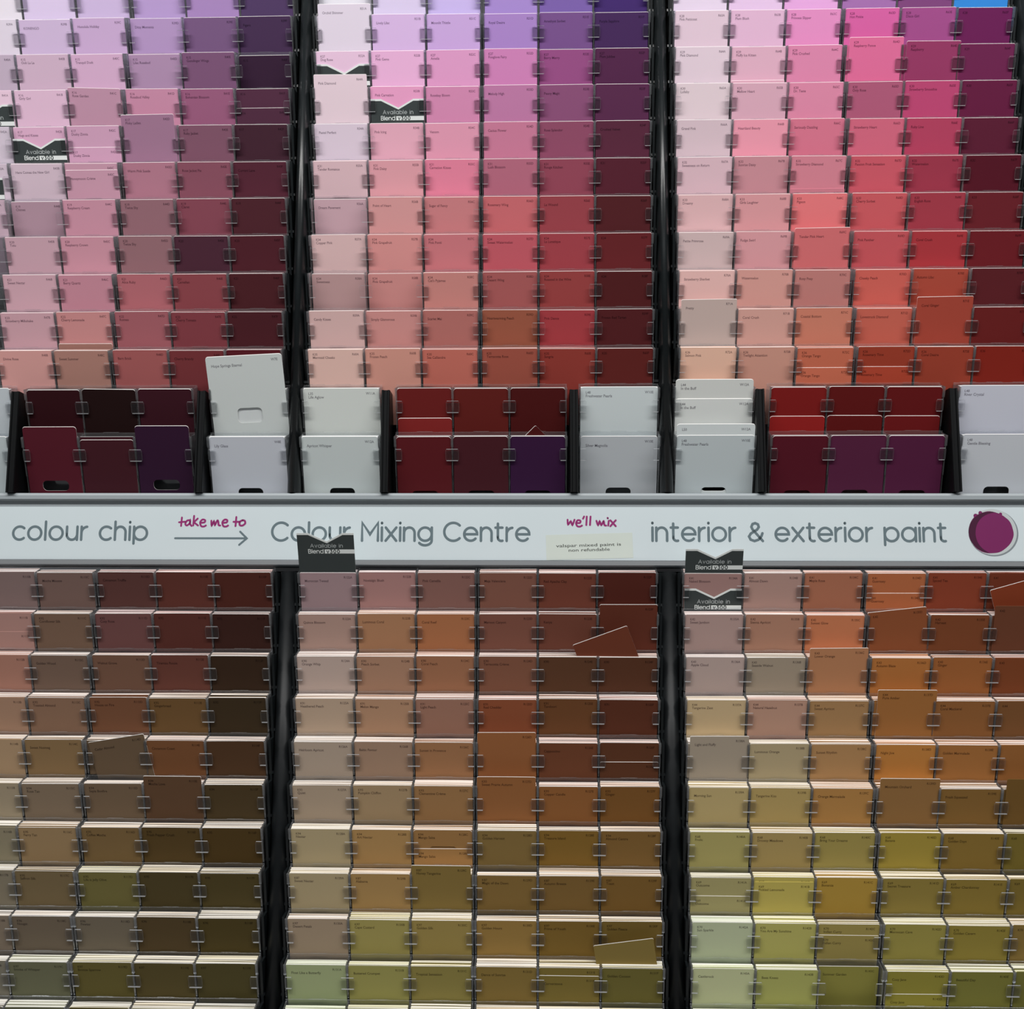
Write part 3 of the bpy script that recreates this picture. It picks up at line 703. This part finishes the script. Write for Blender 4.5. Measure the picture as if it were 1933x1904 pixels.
# ------------------------------------------------------------------ clear plastic trays
def tab_mesh(x0, x1, y0=-.0345, y1=-.0180, r=.0022):
    m = MB(); z0, z1 = .0006, .0014
    def outl(i):
        pts = []
        xa, xb, ya, yb = x0 + i, x1 - i, y0 + i, y1 - i
        rr = max(.0004, r - i)
        for cx_, cy_, a0 in ((xb - rr, yb - rr, 0), (xa + rr, yb - rr, 90), (xa + rr, ya + rr, 180), (xb - rr, ya + rr, 270)):
            pts += [(cx_ + rr * cos(R(a0 + 30 * k)), cy_ + rr * sin(R(a0 + 30 * k))) for k in range(4)]
        return pts
    o, q = outl(0), outl(.0005); n = len(o)
    m.add([(*p, z1) for p in q], [tuple(range(n))], 0)
    vs = [(*p, z0) for p in o] + [(*p, .0016) for p in o] + [(*p, .0016) for p in q] + [(*p, z1) for p in q]
    m.add(vs, [(k * n + i, k * n + (i + 1) % n, (k + 1) * n + (i + 1) % n, (k + 1) * n + i) for k in range(3) for i in range(n)], 1)
    # the little ledge under the tab
    m.box(x0 + .0012, x1 - .0012, y0 - .0001, y0 + .0006, .0002, .0022, 2)
    m.box(x0 + .0012, x1 - .0012, y1 - .0003, y1 + .0001, .0006, .0016, 2)
    return m.mesh('tab', [M_TAB, M_RIM, M_LEDGE])
T_BOTH, T_R, T_L = tab_mesh(-.0092, .0092), tab_mesh(-.0008, .0092), tab_mesh(-.0092, .0008)
def divider_mesh(h):
    m = MB()
    m.box(-.0005, .0005, -h, -.0010, -.0192, -.0003, 0)
    m.box(-.0007, .0007, -h * .5, -.0004, -.0006, .0004, 1)
    m.box(-.0007, .0007, -.0010, -.0002, -.0192, -.0006, 1)
    m.box(-.0016, .0016, -.0150, -.0004, -.0010, .0008, 1)
    return m.mesh('divider', [M_PLATE, M_RIM])
def plate_mesh(w, h):
    m = MB()
    m.box(-.0012, w + .0012, -h, .0012, -.0200, -.0193, 0)
    m.box(-.0012, w + .0012, .0012, .0020, -.0200, -.0193, 1)
    for k in range(3):                         # thumb lips along the top of the back plate
        x = w * (k + .5) / 3
        m.box(x - .011, x + .011, .0020, .0028, -.0199, -.0194, 1)
    return m.mesh('back_plate', [M_PLATE, M_RIM])
DIV, DIVT = divider_mesh(.096), divider_mesh(.112)
PLATE, PLATE_A, PLATE_W = plate_mesh(.240, .096), plate_mesh(.2361, .112), plate_mesh(.1085, .112)
def tray(sec, u0, v, n, pitch, plate, div, label, group, name='chip_tray'):
    t = tag(empty(name, pocket(sec, u0, v)), label, 'chip tray', group)
    obj('back_plate', plate, Matrix.Identity(4), t)
    for k in range(n + 1):
        obj('divider', div, Matrix.Translation((k * pitch, 0, 0)), t)
        obj('tab', T_R if k == 0 else T_L if k == n else T_BOTH, Matrix.Translation((k * pitch, 0, 0)), t)
    return t
for sec in 'UL':
    for b in range(3):
        for r in (range(-1, 10) if sec == 'U' else range(0, 11)):
            for half in (0, 1):
                u0 = col_u(sec, b, half * 3) - CW / 2 - .00175
                lab = 'clear three-pocket tray, %s half, %s, %s bay' % (('left', 'right')[half], ('%s row above the white cards' % ORD[10 - r]) if sec == 'U' else ('%s row below the sign' % ORD[r + 1]), BAY[b])
                tray(sec, u0, row_v(sec, r), 3, CP, PLATE, DIV, lab, 'clear chip trays on the rack')

# ------------------------------------------------------------------ the chips
# what the photo shows out of its place: raised, turned, slipped or missing chips
MOVE = {  # (section bay, row, col): (up, sideways, turn, code, name, back)
 ('U1', 0, 0): (.0150, .002, 0, None, None, 0), ('U1', 2, 0): (.0170, -.001, 0, 'R64A', 'Pink Diamond', 0), ('U0', 3, 3): (.0150, -.003, .6, None, None, 0),
 ('U0', 2, 2): (.0025, -.001, -2.0, None, None, 0), ('U2', 1, 3): (.0100, .003, 0, None, None, 0), ('U2', 1, 4): (.0040, .004, 0, None, None, 0),
 ('U2', 6, 2): (.0050, .001, .8, None, None, 0), ('U2', 8, 0): (.0130, .001, .6, None, None, 0), ('U2', 8, 4): (.0150, .001, .8, None, None, 0),
 ('L0', 5, 4): (.0110, .000, -.3, None, None, 0), ('L1', 1, 5): (.0140, .001, 0, None, None, 0), ('L1', 4, 3): (.0140, -.001, .3, None, None, 0),
 ('L1', 5, 3): (.0130, -.001, 0, None, None, 0), ('L1', 7, 2): (.0130, -.001, 0, None, None, 0), ('L2', 1, 3): (.0075, -.0035, 6.6, None, None, 0),
 ('L2', 1, 5): (.0130, .003, 0, None, None, 0), ('L2', 2, 2): (.0130, .0015, .8, None, None, 0), ('L2', 3, 3): (.0150, .004, 0, None, None, 0),
 ('L2', 4, 0): (.0100, .002, .4, None, None, 0), ('L2', 5, 3): (.0140, .0015, 0, None, None, 0), ('L2', 5, 5): (.0140, .003, 0, None, None, 0),
 ('L0', 4, 3): (.0030, .001, 9.7, None, None, 0),
 ('U0', 1, 5): (-.0030, 0, 0, None, None, .011), ('U0', 5, 1): (-.0020, 0, 0, None, None, .011), ('U1', 5, 0): (-.0020, 0, 0, None, None, .012),
 ('U1', 7, 0): (-.0020, 0, 0, None, None, .012), ('U1', 7, 1): (-.0020, 0, 0, None, None, .012), ('L2', 9, 2): (-.0030, 0, 0, None, None, .012),
}
SLIP = [  # a second chip standing lower in front (or, if above 0, higher behind) in the same pocket
 ('U0', 3, 2, -.0290, '@U0,3,2', 1.03), ('U0', 4, 2, -.0100, '@U0,4,2', 1.0), ('U0', 2, 5, -.0270, '@U0,2,5', .92), ('U2', 9, 2, -.0280, '@U2,9,2', 1.08), ('U2', 9, 3, -.0270, '@U2,9,3', 1.35),
 ('U2', 4, 2, -.0440, '@U2,4,2', .92), ('L0', 1, 1, -.0260, '@L0,1,1', 1.0), ('L1', 4, 5, -.0270, '@L1,4,5', .92), ('L1', 6, 2, -.0270, '@L1,6,2', 1.22), ('L1', 9, 4, -.0120, '@L1,9,4', 1.0),
 ('L2', 0, 3, -.0280, '@L2,0,3', 1.05), ('L2', 7, 0, -.0270, '@L2,7,0', 1.02), ('L2', 7, 1, -.0060, '@L2,7,1', 1.0), ('L2', 8, 2, -.0160, '@L2,8,2', .97), ('L2', 9, 3, -.0330, '@L2,9,3', 1.04),
 ('U0', 9, 2, .0075, '@U0,9,2', .85), ('U2', 2, 1, .0050, '@U2,2,1', 1.0),
]
mass = MB()
def in_mass(k, r, c):
    """the chips that show smallest: cut by the picture's edges"""
    if r == -1 or r == 10: return True
    if k == 'U0' and c == 0: return True
    if k == 'L0' and c <= 1: return True
    if k == 'L2' and c == 5: return True
    return False
GROUP = {'U': 'paint chips on the upper slope', 'L': 'paint chips on the lower slope'}
def add_chip(k, r, c, dy=0.0, dx=0.0, turn=0.0, z=-.0006, code=None, name=None, col=None, label=None, solo=True, w=CW, hole=None, bow=None, knum='auto'):
    sec, b = k[0], int(k[1])
    bow = rnd.uniform(-.0004, .0002) if bow is None else bow
    mm = MB()
    kn = KROW.get((k, r)) if knum == 'auto' else knum
    chip_mesh(mm, w, CH, bow, rnd.uniform(-.003, .003), code, kn, name, None if solo else col, hole)
    mx = pocket(sec, col_u(sec, b, c) + dx, row_v(sec, r)) @ Matrix.Translation((0, dy, z)) @ Matrix.Rotation(R(turn), 4, 'Z') @ Matrix.Translation((0, -CH, 0))
    if not solo:
        mm.xf(mx); o = len(mass.v); mass.v.extend(mm.v)
        mass.f.extend(tuple(i + o for i in f) for f in mm.f); mass.m.extend(mm.m); mass.c.extend(mm.c); return None
    o = obj('paint_chip', mm.mesh('paint_chip', CHIP), mx)
    o.color = (*col, 1.0)
    return tag(o, label, 'paint chip', GROUP[sec])
def scale_col(c, f): return tuple(min(.92, x * f) for x in c)

def stack(k, r, c, t, deep, col):
    """the chips waiting behind the front one: only their top edges show"""
    sec, b = k[0], int(k[1])
    z = -.0013 - deep; n = max(1, int(t / .0016)); left = min(t, .0176 - deep)
    for i in range(n):
        th = left / n * rnd.uniform(.8, 1.0)
        mm = MB()
        hi = max(col); kt = rnd.choice((.12, .25, .38))
        tint = tuple((a / hi) * .95 * kt + g * (1 - kt) for a, g in zip(col, (.96, .945, .92)))
        d = rnd.uniform(-.0012, .0002) if rnd.random() > .15 else rnd.uniform(-.004, 0)
        bow = rnd.uniform(-.0004, .0001)
        hw = CW / 2; xs = [-hw, -hw * .5, 0, hw * .5, hw]
        wz = [bow * (1 - (x / hw) ** 2) for x in xs]; q = len(xs)
        y1 = d; y0 = -.050; sk = rnd.uniform(-.006, .006)
        vs = [(x, y1 + sk * x, z + a) for x, a in zip(xs, wz)] + [(x, y1 + sk * x, z + a - th) for x, a in zip(xs, wz)] + \
             [(x, y0, z + a) for x, a in zip(xs, wz)] + [(x, y0, z + a - th) for x, a in zip(xs, wz)]
        mm.add(vs, [(j, j + 1, q + j + 1, q + j) for j in range(q - 1)], 1, tint)
        mm.add(vs, [(2 * q + j, 2 * q + j + 1, j + 1, j) for j in range(q - 1)], 0, col)
        mm.add(vs, [(q + j, q + j + 1, 3 * q + j + 1, 3 * q + j) for j in range(q - 1)], 1, tint)
        mm.add(vs, [(0, q, 3 * q, 2 * q), (q - 1, 3 * q - 1, 4 * q - 1, 2 * q - 1)], 1, tint)
        mm.xf(pocket(sec, col_u(sec, b, c) + rnd.uniform(-.0004, .0004), row_v(sec, r)))
        o = len(mass.v); mass.v.extend(mm.v); mass.f.extend(tuple(i + o for i in f) for f in mm.f); mass.m.extend(mm.m); mass.c.extend(mm.c)
        z -= left / n

n_solo = 0
for k in ('U0', 'U1', 'U2', 'L0', 'L1', 'L2'):
    sec, b = k[0], int(k[1])
    for ri, r in enumerate(range(-1, 10) if sec == 'U' else range(0, 11)):
        for c in range(6):
            if k == 'U2' and r == -1 and c == 5: continue
            if k == 'L0' and c == 0: continue
            if k == 'U0' and c == 0 and r > 5: continue
            alb = srgb(ALB[k][ri][c])
            up, side, turn, code, name, deep = MOVE.get((k, r, c), (0, 0, 0, None, None, 0))
            if deep == 0 and up == 0 and sec == 'U' and rnd.random() < .35: deep = rnd.uniform(.001, .004)
            nm = name or (NAMES[k][ri][c] if ri < len(NAMES[k]) else '')
            dy = up if up else rnd.uniform(-.0009, .0007)
            solo = not in_mass(k, r, c)
            cw = colour_word(PHOTO[k][ri][c])
            lab = '%s%s paint chip, %s' % ('tilted ' if abs(turn) > 1.5 else 'raised ' if up > .006 else 'recessed ' if deep > .009 else '', cw, where(sec, b, r, c))
            add_chip(k, r, c, dy, side, turn or rnd.uniform(-.25, .25), -.0006 - deep + (.0003 if up > 0 else 0), code or code_of(k, r, c), nm, alb, lab, solo,
                     hole=(.017, CH - .033, CH - .024, .004) if (k, r, c) == ('L1', 6, 2) else None)
            n_solo += solo
            if deep < .009:
                if k in ('L1', 'L2') and (r, c) == (0, 0): deep = .0022
                if sec == 'U': t = rnd.uniform(.002, .006) if r < 4 else rnd.uniform(.005, .012)
                else: t = rnd.uniform(.009, .0165)
                stack(k, r, c, t, deep, alb)
for k, r, c, dy, _s, f in SLIP:
    sec, b = k[0], int(k[1]); ri = r + (1 if sec == 'U' else 0)
    alb = scale_col(srgb(ALB[k][ri][c]), f)
    cw = colour_word(PHOTO[k][ri][c])
    solo = not (in_mass(k, r, c) or (k, r, c) in (('U2', 4, 2), ('L2', 7, 1)))
    lab = '%s %s paint chip, %s' % ('slipped-down' if dy < 0 else 'peeping-up', cw, where(sec, b, r, c))
    add_chip(k, r, c, dy, rnd.uniform(-.0004, .0004), .3 * rnd.uniform(-1, 1), (-.00004 if dy < 0 else -.0186), code_of(k, r, c) if dy < 0 else None, (NAMES[k][ri][c] if dy < 0 else ''), alb, lab, solo, bow=0.0)
# loose chips pushed in askew: (section bay, row, col, x, y of the top left corner in the pocket frame, turn, colour, label)
LOOSE = [
 ('L1', 1, 5, 0.1248, -0.2953, 21, (111, 57, 39), 'dark red-brown chip tucked in askew across two columns, second row below the sign'),
 ('L1', 8, 5, 0.1491, -0.6736, 8.7, (147, 126, 68), 'olive chip tucked in askew before the last column, ninth row below the sign'),
 ('L2', 0, 5, 0.6772, -0.2218, 17, (136, 61, 35), 'red-brown chip tucked in askew at the picture edge just below the sign'),
]
for k, r, c, x, y, turn, h, lab in LOOSE:
    sec, b = k[0], int(k[1])
    mm = MB(); chip_mesh(mm, CW, CH, 0, 0, None, None, None)
    mx = pocket(sec, x, y) @ Matrix.Translation((0, 0, .0017)) @ Matrix.Rotation(R(turn), 4, 'Z') @ Matrix.Rotation(R(-1.2), 4, 'X') @ Matrix.Translation((CW / 2, -CH, 0))
    o = obj('paint_chip', mm.mesh('paint_chip', CHIP), mx); o.color = (*srgb(h), 1)
    tag(o, lab, 'paint chip', GROUP[sec])

# ------------------------------------------------------------------ deep-toned chips in the bottom two tiers of the upper slope
KV = (0.0560, -0.0116)
KX = (-.5200, 0.0, .5158)
KHOLE = (.0185, .0205, .0350, .006)
KH = .112
KSLIP = {(1, 0, 0): -.042, (2, 0, 0): -.040, (2, 0, 1): -.040, (2, 0, 2): -.040}
for b in range(3):
    for r in range(2):
        tray('U', KX[b] - .1180, KV[r], 3, .0787, PLATE_A, DIVT, 'clear three-pocket tray of deep red and maroon chips, %s tier, %s bay' % (('upper', 'lower')[r], BAY[b]), 'clear trays of deep-toned chips', 'deep_chip_tray')
        for c in range(3):
            h = ALB['K%d' % b][r][c]; alb = srgb(h)
            cw = colour_word(PHOTO['K%d' % b][r][c])
            dy = {(0, 1, 0): .0145, (0, 1, 2): .0155, (0, 1, 1): -.004}.get((b, r, c), rnd.uniform(-.0008, .0006))
            turn = -.9 if (b, r, c) == (0, 0, 1) else rnd.uniform(-.2, .2)
            for sl in ([0] + ([KSLIP[b, r, c]] if (b, r, c) in KSLIP else [])):
                mm = MB(); chip_mesh(mm, .0755, KH, 0, 0, None, None, None, hole=KHOLE)
                mx = pocket('U', KX[b] - .1180 + .0787 * (c + .5), KV[r]) @ Matrix.Translation((0, dy + sl, -.0007 if sl == 0 else -.00008)) @ Matrix.Rotation(R(turn), 4, 'Z') @ Matrix.Translation((0, -KH, 0))
                o = obj('deep_chip', mm.mesh('deep_chip', CHIP), mx)
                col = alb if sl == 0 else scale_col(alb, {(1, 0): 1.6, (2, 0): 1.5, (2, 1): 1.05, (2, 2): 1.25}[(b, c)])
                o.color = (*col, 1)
                tag(o, '%s deep-toned chip%s, %s column, %s tier, %s bay' % (cw, ' slipped down' if sl else '', ORD[c + 1], ('upper', 'lower')[r], BAY[b]), 'paint chip', 'deep-toned chips above the sign')
            t = rnd.uniform(.002, .006); mm = MB()
            mm.box(-.0375, .0375, -.05, -.001, -.0021 - t, -.0020, 0, alb)
            mm.add([(-.0375, -.0005, -.0020), (.0375, -.0005, -.0020), (.0375, -.0005, -.0020 - t), (-.0375, -.0005, -.0020 - t)], [(0, 1, 2, 3)], 1, tuple(.35 * a + .45 for a in alb))
            mm.xf(pocket('U', KX[b] - .1180 + .0787 * (c + .5), KV[r]))
            o = len(mass.v); mass.v.extend(mm.v); mass.f.extend(tuple(i + o for i in f) for f in mm.f); mass.m.extend(mm.m); mass.c.extend(mm.c)
# the corner of a maroon chip sticking up behind the violet one
mm = MB(); chip_mesh(mm, .046, .046, 0, 0, None, None, None)
mx = pocket('U', .0755, .0030) @ Matrix.Translation((0, 0, -.00125)) @ Matrix.Rotation(R(45), 4, 'Z') @ Matrix.Translation((-.023, -.046, 0))
o = obj('deep_chip', mm.mesh('deep_chip', CHIP), mx); o.color = (*scale_col(srgb(ALB['K1'][0][2]), 1.0), 1)
tag(o, 'dark maroon chip turned cornerwise, its point peeping over the dark violet chip', 'paint chip', 'deep-toned chips above the sign')

# ------------------------------------------------------------------ white cards
WH, WW = .118, .1065
WHOLE = (.0175, .0235, .0445, .006)
WX = (-.7130, -.3233, -.1944, .1912, .3220, .7090)
WBAY = ('left edge of the left bay', 'end of the left bay', 'start of the middle bay', 'end of the middle bay', 'start of the right bay', 'end of the right bay')
for i, x in enumerate(WX):
    for r in range(2):
        tray('U', x - .0545, KV[r], 1, .1090, PLATE_W, DIVT, 'clear one-pocket tray of white cards, %s tier, %s' % (('upper', 'lower')[r], WBAY[i]), 'clear trays of white cards', 'white_card_tray')
for i, r, dy, turn, knum, name, code, h, z, lab in WHITE:
    mm = MB(); chip_mesh(mm, WW, WH, 0, 0, code, knum, name, hole=WHOLE, big=1.12, thick=.0007)
    mx = pocket('U', WX[i] + (-.004 if abs(turn) > 2 else 0), KV[r]) @ Matrix.Translation((0, dy, z)) @ Matrix.Rotation(R(turn), 4, 'Z') @ Matrix.Translation((0, -WH, 0))
    o = obj('white_paint_card', mm.mesh('white_paint_card', CHIP), mx); o.color = (*srgb(h), 1)
    tag(o, lab, 'paint card', 'white paint cards above the sign')
for i, x in enumerate(WX):
    for r in range(2):
        if (i, r) == (3, 1): continue
        t = rnd.uniform(.004, .008); mm = MB()
        zb = min(w[8] for w in WHITE if (w[0], w[1]) == (i, r)) - .0010
        mm.box(-.053, .053, -.06, -.0006, zb - t, zb, 1, (.75, .77, .78))
        mm.xf(pocket('U', x, KV[r]))
        o = len(mass.v); mass.v.extend(mm.v); mass.f.extend(tuple(j + o for j in f) for f in mm.f); mass.m.extend(mm.m); mass.c.extend(mm.c)
ms = obj('stacked_paint_chips', mass.mesh('stacked_paint_chips', MASS, attr=True))
tag(ms, 'top edges of chips stacked behind the front ones, and chips cut off at the picture edge', 'paint chips', None, 'stuff')

# ------------------------------------------------------------------ the sign between the two slopes
SG = PL['U'] @ Matrix.Translation((.0421, -.1418, 0)) @ Matrix.Rotation(R(-.075), 4, 'Z')
sign = tag(empty('header_sign', SG), 'long white sign strip in a grey frame about taking a colour chip for mixing', 'sign')
def sv(v): return v + .1418
m = MB()
m.prism([(sv(-.0900), -.024), (sv(-.0900), -.0062), (sv(-.0912), -.0042), (sv(-.0935), -.0036), (sv(-.0985), -.0040), (sv(-.1000), -.0056), (sv(-.1006), -.0100), (sv(-.1090), -.0112), (sv(-.1090), -.024)][::-1], -.86, .86, 'x')
obj('frame', m.mesh('frame', [M_LIP]), None, sign)
m = MB()
m.prism([(sv(-.1815), -.024), (sv(-.1815), -.0100), (sv(-.1822), -.0085), (sv(-.1885), -.0062), (sv(-.1905), -.0075), (sv(-.1918), -.0110), (sv(-.1918), -.024)][::-1], -.86, .86, 'x')
obj('frame', m.mesh('frame', [M_LIPB]), None, sign)
m = MB(); m.box(-.855, .855, sv(-.1820), sv(-.1085), -.024, -.0108)
panel = obj('panel', m.mesh('panel', [M_SIGN]), None, sign)
ZS = -.01075
XS = -.0421
for txt, x0, x1, y in (('colour chip', -.6475, -.4605, -.1545), ('Colour Mixing Centre', -.2866, .0670, -.1552), ('interior & exterior paint', .2350, .6305, -.1548)):
    m = MB(); lettering(m, txt, x0 + XS, x1 + XS, sv(y), .0182, .0036, ZS)
    obj('lettering', m.mesh('lettering', [M_INK]), None, panel)
m = MB()
ribbon(m, [(-.4210 + XS, sv(-.1522)), (-.3215 + XS, sv(-.1522))], .0028, ZS)
ribbon(m, [(-.3310 + XS, sv(-.1430)), (-.3215 + XS, sv(-.1522)), (-.3318 + XS, sv(-.1612))], .0028, ZS + 3e-5)
obj('arrow', m.mesh('arrow', [M_INK]), None, panel)
HAND = {  # pen strokes, in pixels of a 250-wide sketch
 'take me to': [[(32, 18), (31, 34)], [(27, 27), (38, 26)],
   [(48, 23), (42, 24), (39, 30), (42, 33), (47, 29), (48, 23), (48, 30), (51, 34)],
   [(55, 15), (54, 33)], [(62, 20), (55, 27), (63, 33)],
   [(67, 28), (75, 27), (76, 23), (71, 22), (67, 27), (69, 34), (74, 35), (78, 33)],
   [(88, 24), (89, 33), (93, 25), (95, 32), (99, 24), (101, 25), (102, 32), (105, 33)],
   [(110, 28), (117, 27), (118, 23), (113, 22), (109, 27), (111, 34), (116, 35), (120, 33)],
   [(135, 17), (134, 34)], [(130, 26), (141, 26)],
   [(147, 23), (142, 26), (142, 32), (147, 33), (152, 29), (151, 24), (147, 23)]],
 "we'll mix": [[(63, 19), (64, 28), (69, 22), (72, 29), (76, 19)],
   [(79, 25), (86, 25), (87, 21), (82, 20), (79, 25), (81, 31), (86, 32), (90, 30)], [(94, 13), (92, 17)],
   [(99, 13), (98, 29)], [(106, 13), (105, 29)],
   [(117, 21), (120, 29), (123, 22), (126, 29), (130, 22), (131, 23), (132, 29), (135, 30)],
   [(140, 21), (139, 30)], [(138, 15.6), (138.4, 16.2)], [(143, 20), (153, 31)], [(153, 20), (143, 31)]]}
def smooth(p):
    q = [p[0]]
    for i in range(len(p) - 1):
        a = p[i - 1] if i else p[i]; b, c = p[i], p[i + 1]; d = p[i + 2] if i + 2 < len(p) else c
        for s in (.25, .5, .75, 1.0):
            f = lambda k: .5 * (2 * b[k] + (c[k] - a[k]) * s + (2 * a[k] - 5 * b[k] + 4 * c[k] - d[k]) * s * s + (3 * b[k] - a[k] - 3 * c[k] + d[k]) * s ** 3)
            q.append((f(0), f(1)))
    return q
for txt, px0, px1, u0, u1, py, v in (('take me to', 27, 152, -.4164, -.3245, 34, -.1352), ("we'll mix", 62, 153, .1187, .1851, 30, -.1340)):
    m = MB(); k = (u1 - u0) / (px1 - px0)
    for j, st in enumerate(HAND[txt]):
        ribbon(m, [(u0 + (a - px0) * k + XS, sv(v + (py - b) * k)) for a, b in (smooth(st) if len(st) > 3 else st)], .0026, ZS + 2e-5 * j)
    obj('handwriting', m.mesh('handwriting', [M_MAG]), None, panel)
# the printed hole full of magenta paint
m = MB(); cx_, cy_ = .6931 + XS, sv(-.1423)
def blob(rx, ry, ox, oy, z, mi, wob, n=56, seed=0):
    rr = random.Random(seed)
    ph = [rr.uniform(0, 6.28) for _ in range(4)]
    pts = []
    for i in range(n):
        a = 2 * pi * i / n
        k = 1 + wob * (sin(3 * a + ph[0]) + .6 * sin(7 * a + ph[1]) + .4 * sin(11 * a + ph[2]))
        pts.append((cx_ + ox + rx * k * cos(a), cy_ + oy + ry * k * sin(a), z))
    m.add(pts, [tuple(range(n))], mi)
blob(.0333, .0318, .0012, -.0010, ZS + 2e-5, 1, 0)
blob(.0322, .0312, .0003, .0002, ZS + 6e-5, 0, 0)
blob(.0300, .0285, -.0023, -.0003, ZS + 1.0e-4, 2, .012, seed=3)
for px_, py_, rr_ in ((-.0150, .0262, .0026), (-.0215, .0222, .0030), (.0120, .0245, .0022), (-.0150, -.0245, .0022)):
    m.add([(cx_ + px_ + rr_ * cos(2 * pi * i / 12), cy_ + py_ + rr_ * sin(2 * pi * i / 12), ZS + 9e-5) for i in range(12)], [tuple(range(12))], 2)
# the darker inner wall of the can, a crescent on one side
n = 30; vs = []
for i in range(n + 1):
    a = R(75 + 190 * i / n); vs.append((cx_ - .0023 + .0298 * cos(a), cy_ - .0003 + .0282 * sin(a), ZS + 1.3e-4))
for i in range(n + 1):
    a = R(75 + 190 * i / n); tk = .0095 * sin(pi * i / n) ** .8
    vs.append((cx_ - .0023 + (.0298 - tk) * cos(a), cy_ - .0003 + (.0282 - tk * .8) * sin(a), ZS + 1.3e-4))
m.add(vs, [(i, i + 1, n + 2 + i, n + 1 + i) for i in range(n)], 3)
obj('paint_pot_print', m.mesh('paint_pot_print', [M_CAN, M_CAN_D, M_PAINT, M_PAINT_D]), None, panel)
# cream paper notice stuck to the sign
m = MB()
m.box(-.0590, .0590, -.0160, .0185, 0, .00012, 0)
put_text(m, 'valspar mixed paint is', -.0455, .0012, .0060, .00016, 1, wmax=.0885, sx=9)
put_text(m, 'non refundable', -.0290, -.0052, .0060, .00016, 1, wmax=.0565, sx=9)
o = obj('paper_notice', m.mesh('paper_notice', [M_NOTE, M_TYPE]), SG @ Matrix.Translation((.1492 + XS, sv(-.1638), ZS + 1e-5)) @ Matrix.Rotation(R(1.7), 4, 'Z'))
tag(o, 'small cream paper notice with typed words stuck on the sign', 'notice')

# ------------------------------------------------------------------ charcoal 'Available in' cards with a notched top
def tag_mesh(h):
    m = MB(); w = .0765; hw = w / 2
    top = [(-hw, 0), (-hw + .0150, 0), (0.0015, -.0118), (hw - .0150, 0), (hw, 0)]
    lo = [(x, y - .0027) for x, y in top]
    # body
    n = 5
    vs = [(x, y, 0) for x, y in lo] + [(x, -h, 0) for x, y in lo]
    m.add(vs, [(n + i, n + i + 1, i + 1, i) for i in range(n - 1)], 0)
    vs = [(x, y, 0) for x, y in top] + [(x, y, 0) for x, y in lo]
    m.add(vs, [(n + i, n + i + 1, i + 1, i) for i in range(n - 1)], 1)
    vs = [(x, y, 0) for x, y in top] + [(x, y, -.0005) for x, y in top] + [(x, -h, -.0005) for x, y in top]
    m.add(vs, [(i, i + 1, n + i + 1, n + i) for i in range(n - 1)] + [(n + i, n + i + 1, 2 * n + i + 1, 2 * n + i) for i in range(n - 1)], 1)
    m.box(-hw, hw, -h, -h + .0002, -.0005, 0, 0)
    z = .00006
    lettering(m, 'Available in', -.0208, .0225, -.0205, .0037, .00062, z, 2)
    lettering(m, 'Blend', -.0238, -.0040, -.0288, .0040, .00085, z, 3)
    m.box(-.0020, hw, -.0292, -.0234, -.0001, z, 1)
    lettering(m, 'v300', .0008, .0180, -.0285, .0034, .00110, z + 6e-5, 0)
    return m.mesh('notched_card', [M_TAGD, M_TAGW, M_TAGT, M_TAGW])
TAGM = tag_mesh(.070)
for sec, u, v, dz, tip, lab in (
    ('U', -.6422, .4223, .0000, 0, 'charcoal notched card before the pink chip at the left end of the left bay'),
    ('U', -.2030, .5318, .0000, 0, 'charcoal notched card showing only its white zigzag, over the raised pink chip'),
    ('U', -.1235, .4774, .0000, 0, 'charcoal notched card in the second column near the top of the middle bay'),
    ('U', -.7230, .4756, .0000, 0, 'charcoal notched card cut off at the picture edge behind a pale chip'),
    ('U', -.7310, .3641, .0000, 0, 'charcoal notched card at the picture edge, the lower of two there'),
    ('L', -.2052, -.1473, -.00116, 6, 'tall charcoal notched card standing across the sign over the word Colour'),
    ('L', .3140, -.1690, -.00116, 5, 'charcoal notched card standing across the sign edge under the word interior'),
    ('L', .3142, -.2217, .0000, 0, 'charcoal notched card just below the sign at the start of the right bay')):
    # find the pocket it stands in, then how far it sticks out of it
    r = min(range(-1, 11), key=lambda q: abs(row_v(sec, q) - (v + .005)) if tip == 0 else abs(q))
    if tip == 0:
        r = max(q for q in range(-1, 11) if row_v(sec, q) > v - .006)
    dy = (v - row_v(sec, r)) / cos(TAU) * (.97 if tip else 1.0) + (.0052 if sec == 'U' else .0016)
    mx = pocket(sec, u, row_v(sec, r)) @ Matrix.Translation((0, 0, -.00004 + dz)) @ Matrix.Rotation(R(tip), 4, 'X') @ Matrix.Translation((0, dy, 0))
    o = obj('notched_card', tag_mesh(dy + .003) if tip else TAGM, mx)
    tag(o, lab, 'card', 'charcoal notched cards in the pockets')
# the blue card at the very top
mm = MB(); chip_mesh(mm, CW, CH, 0, 0, None, None, None)
mm.box(-.028, .026, .0755, .0775, 0, .0001, 2)
o = obj('blue_card', mm.mesh('blue_card', [M_BLUE, M_TAGW, plain('pale_blue_print', (.12, .42, .85), .5, .3)]),
        pocket('U', col_u('U', 2, 5), row_v('U', -1)) @ Matrix.Translation((0, -CH, -.0006)))
tag(o, 'bright blue card cut off at the top edge, last column of the right bay', 'card')
print('SOLO', n_solo)
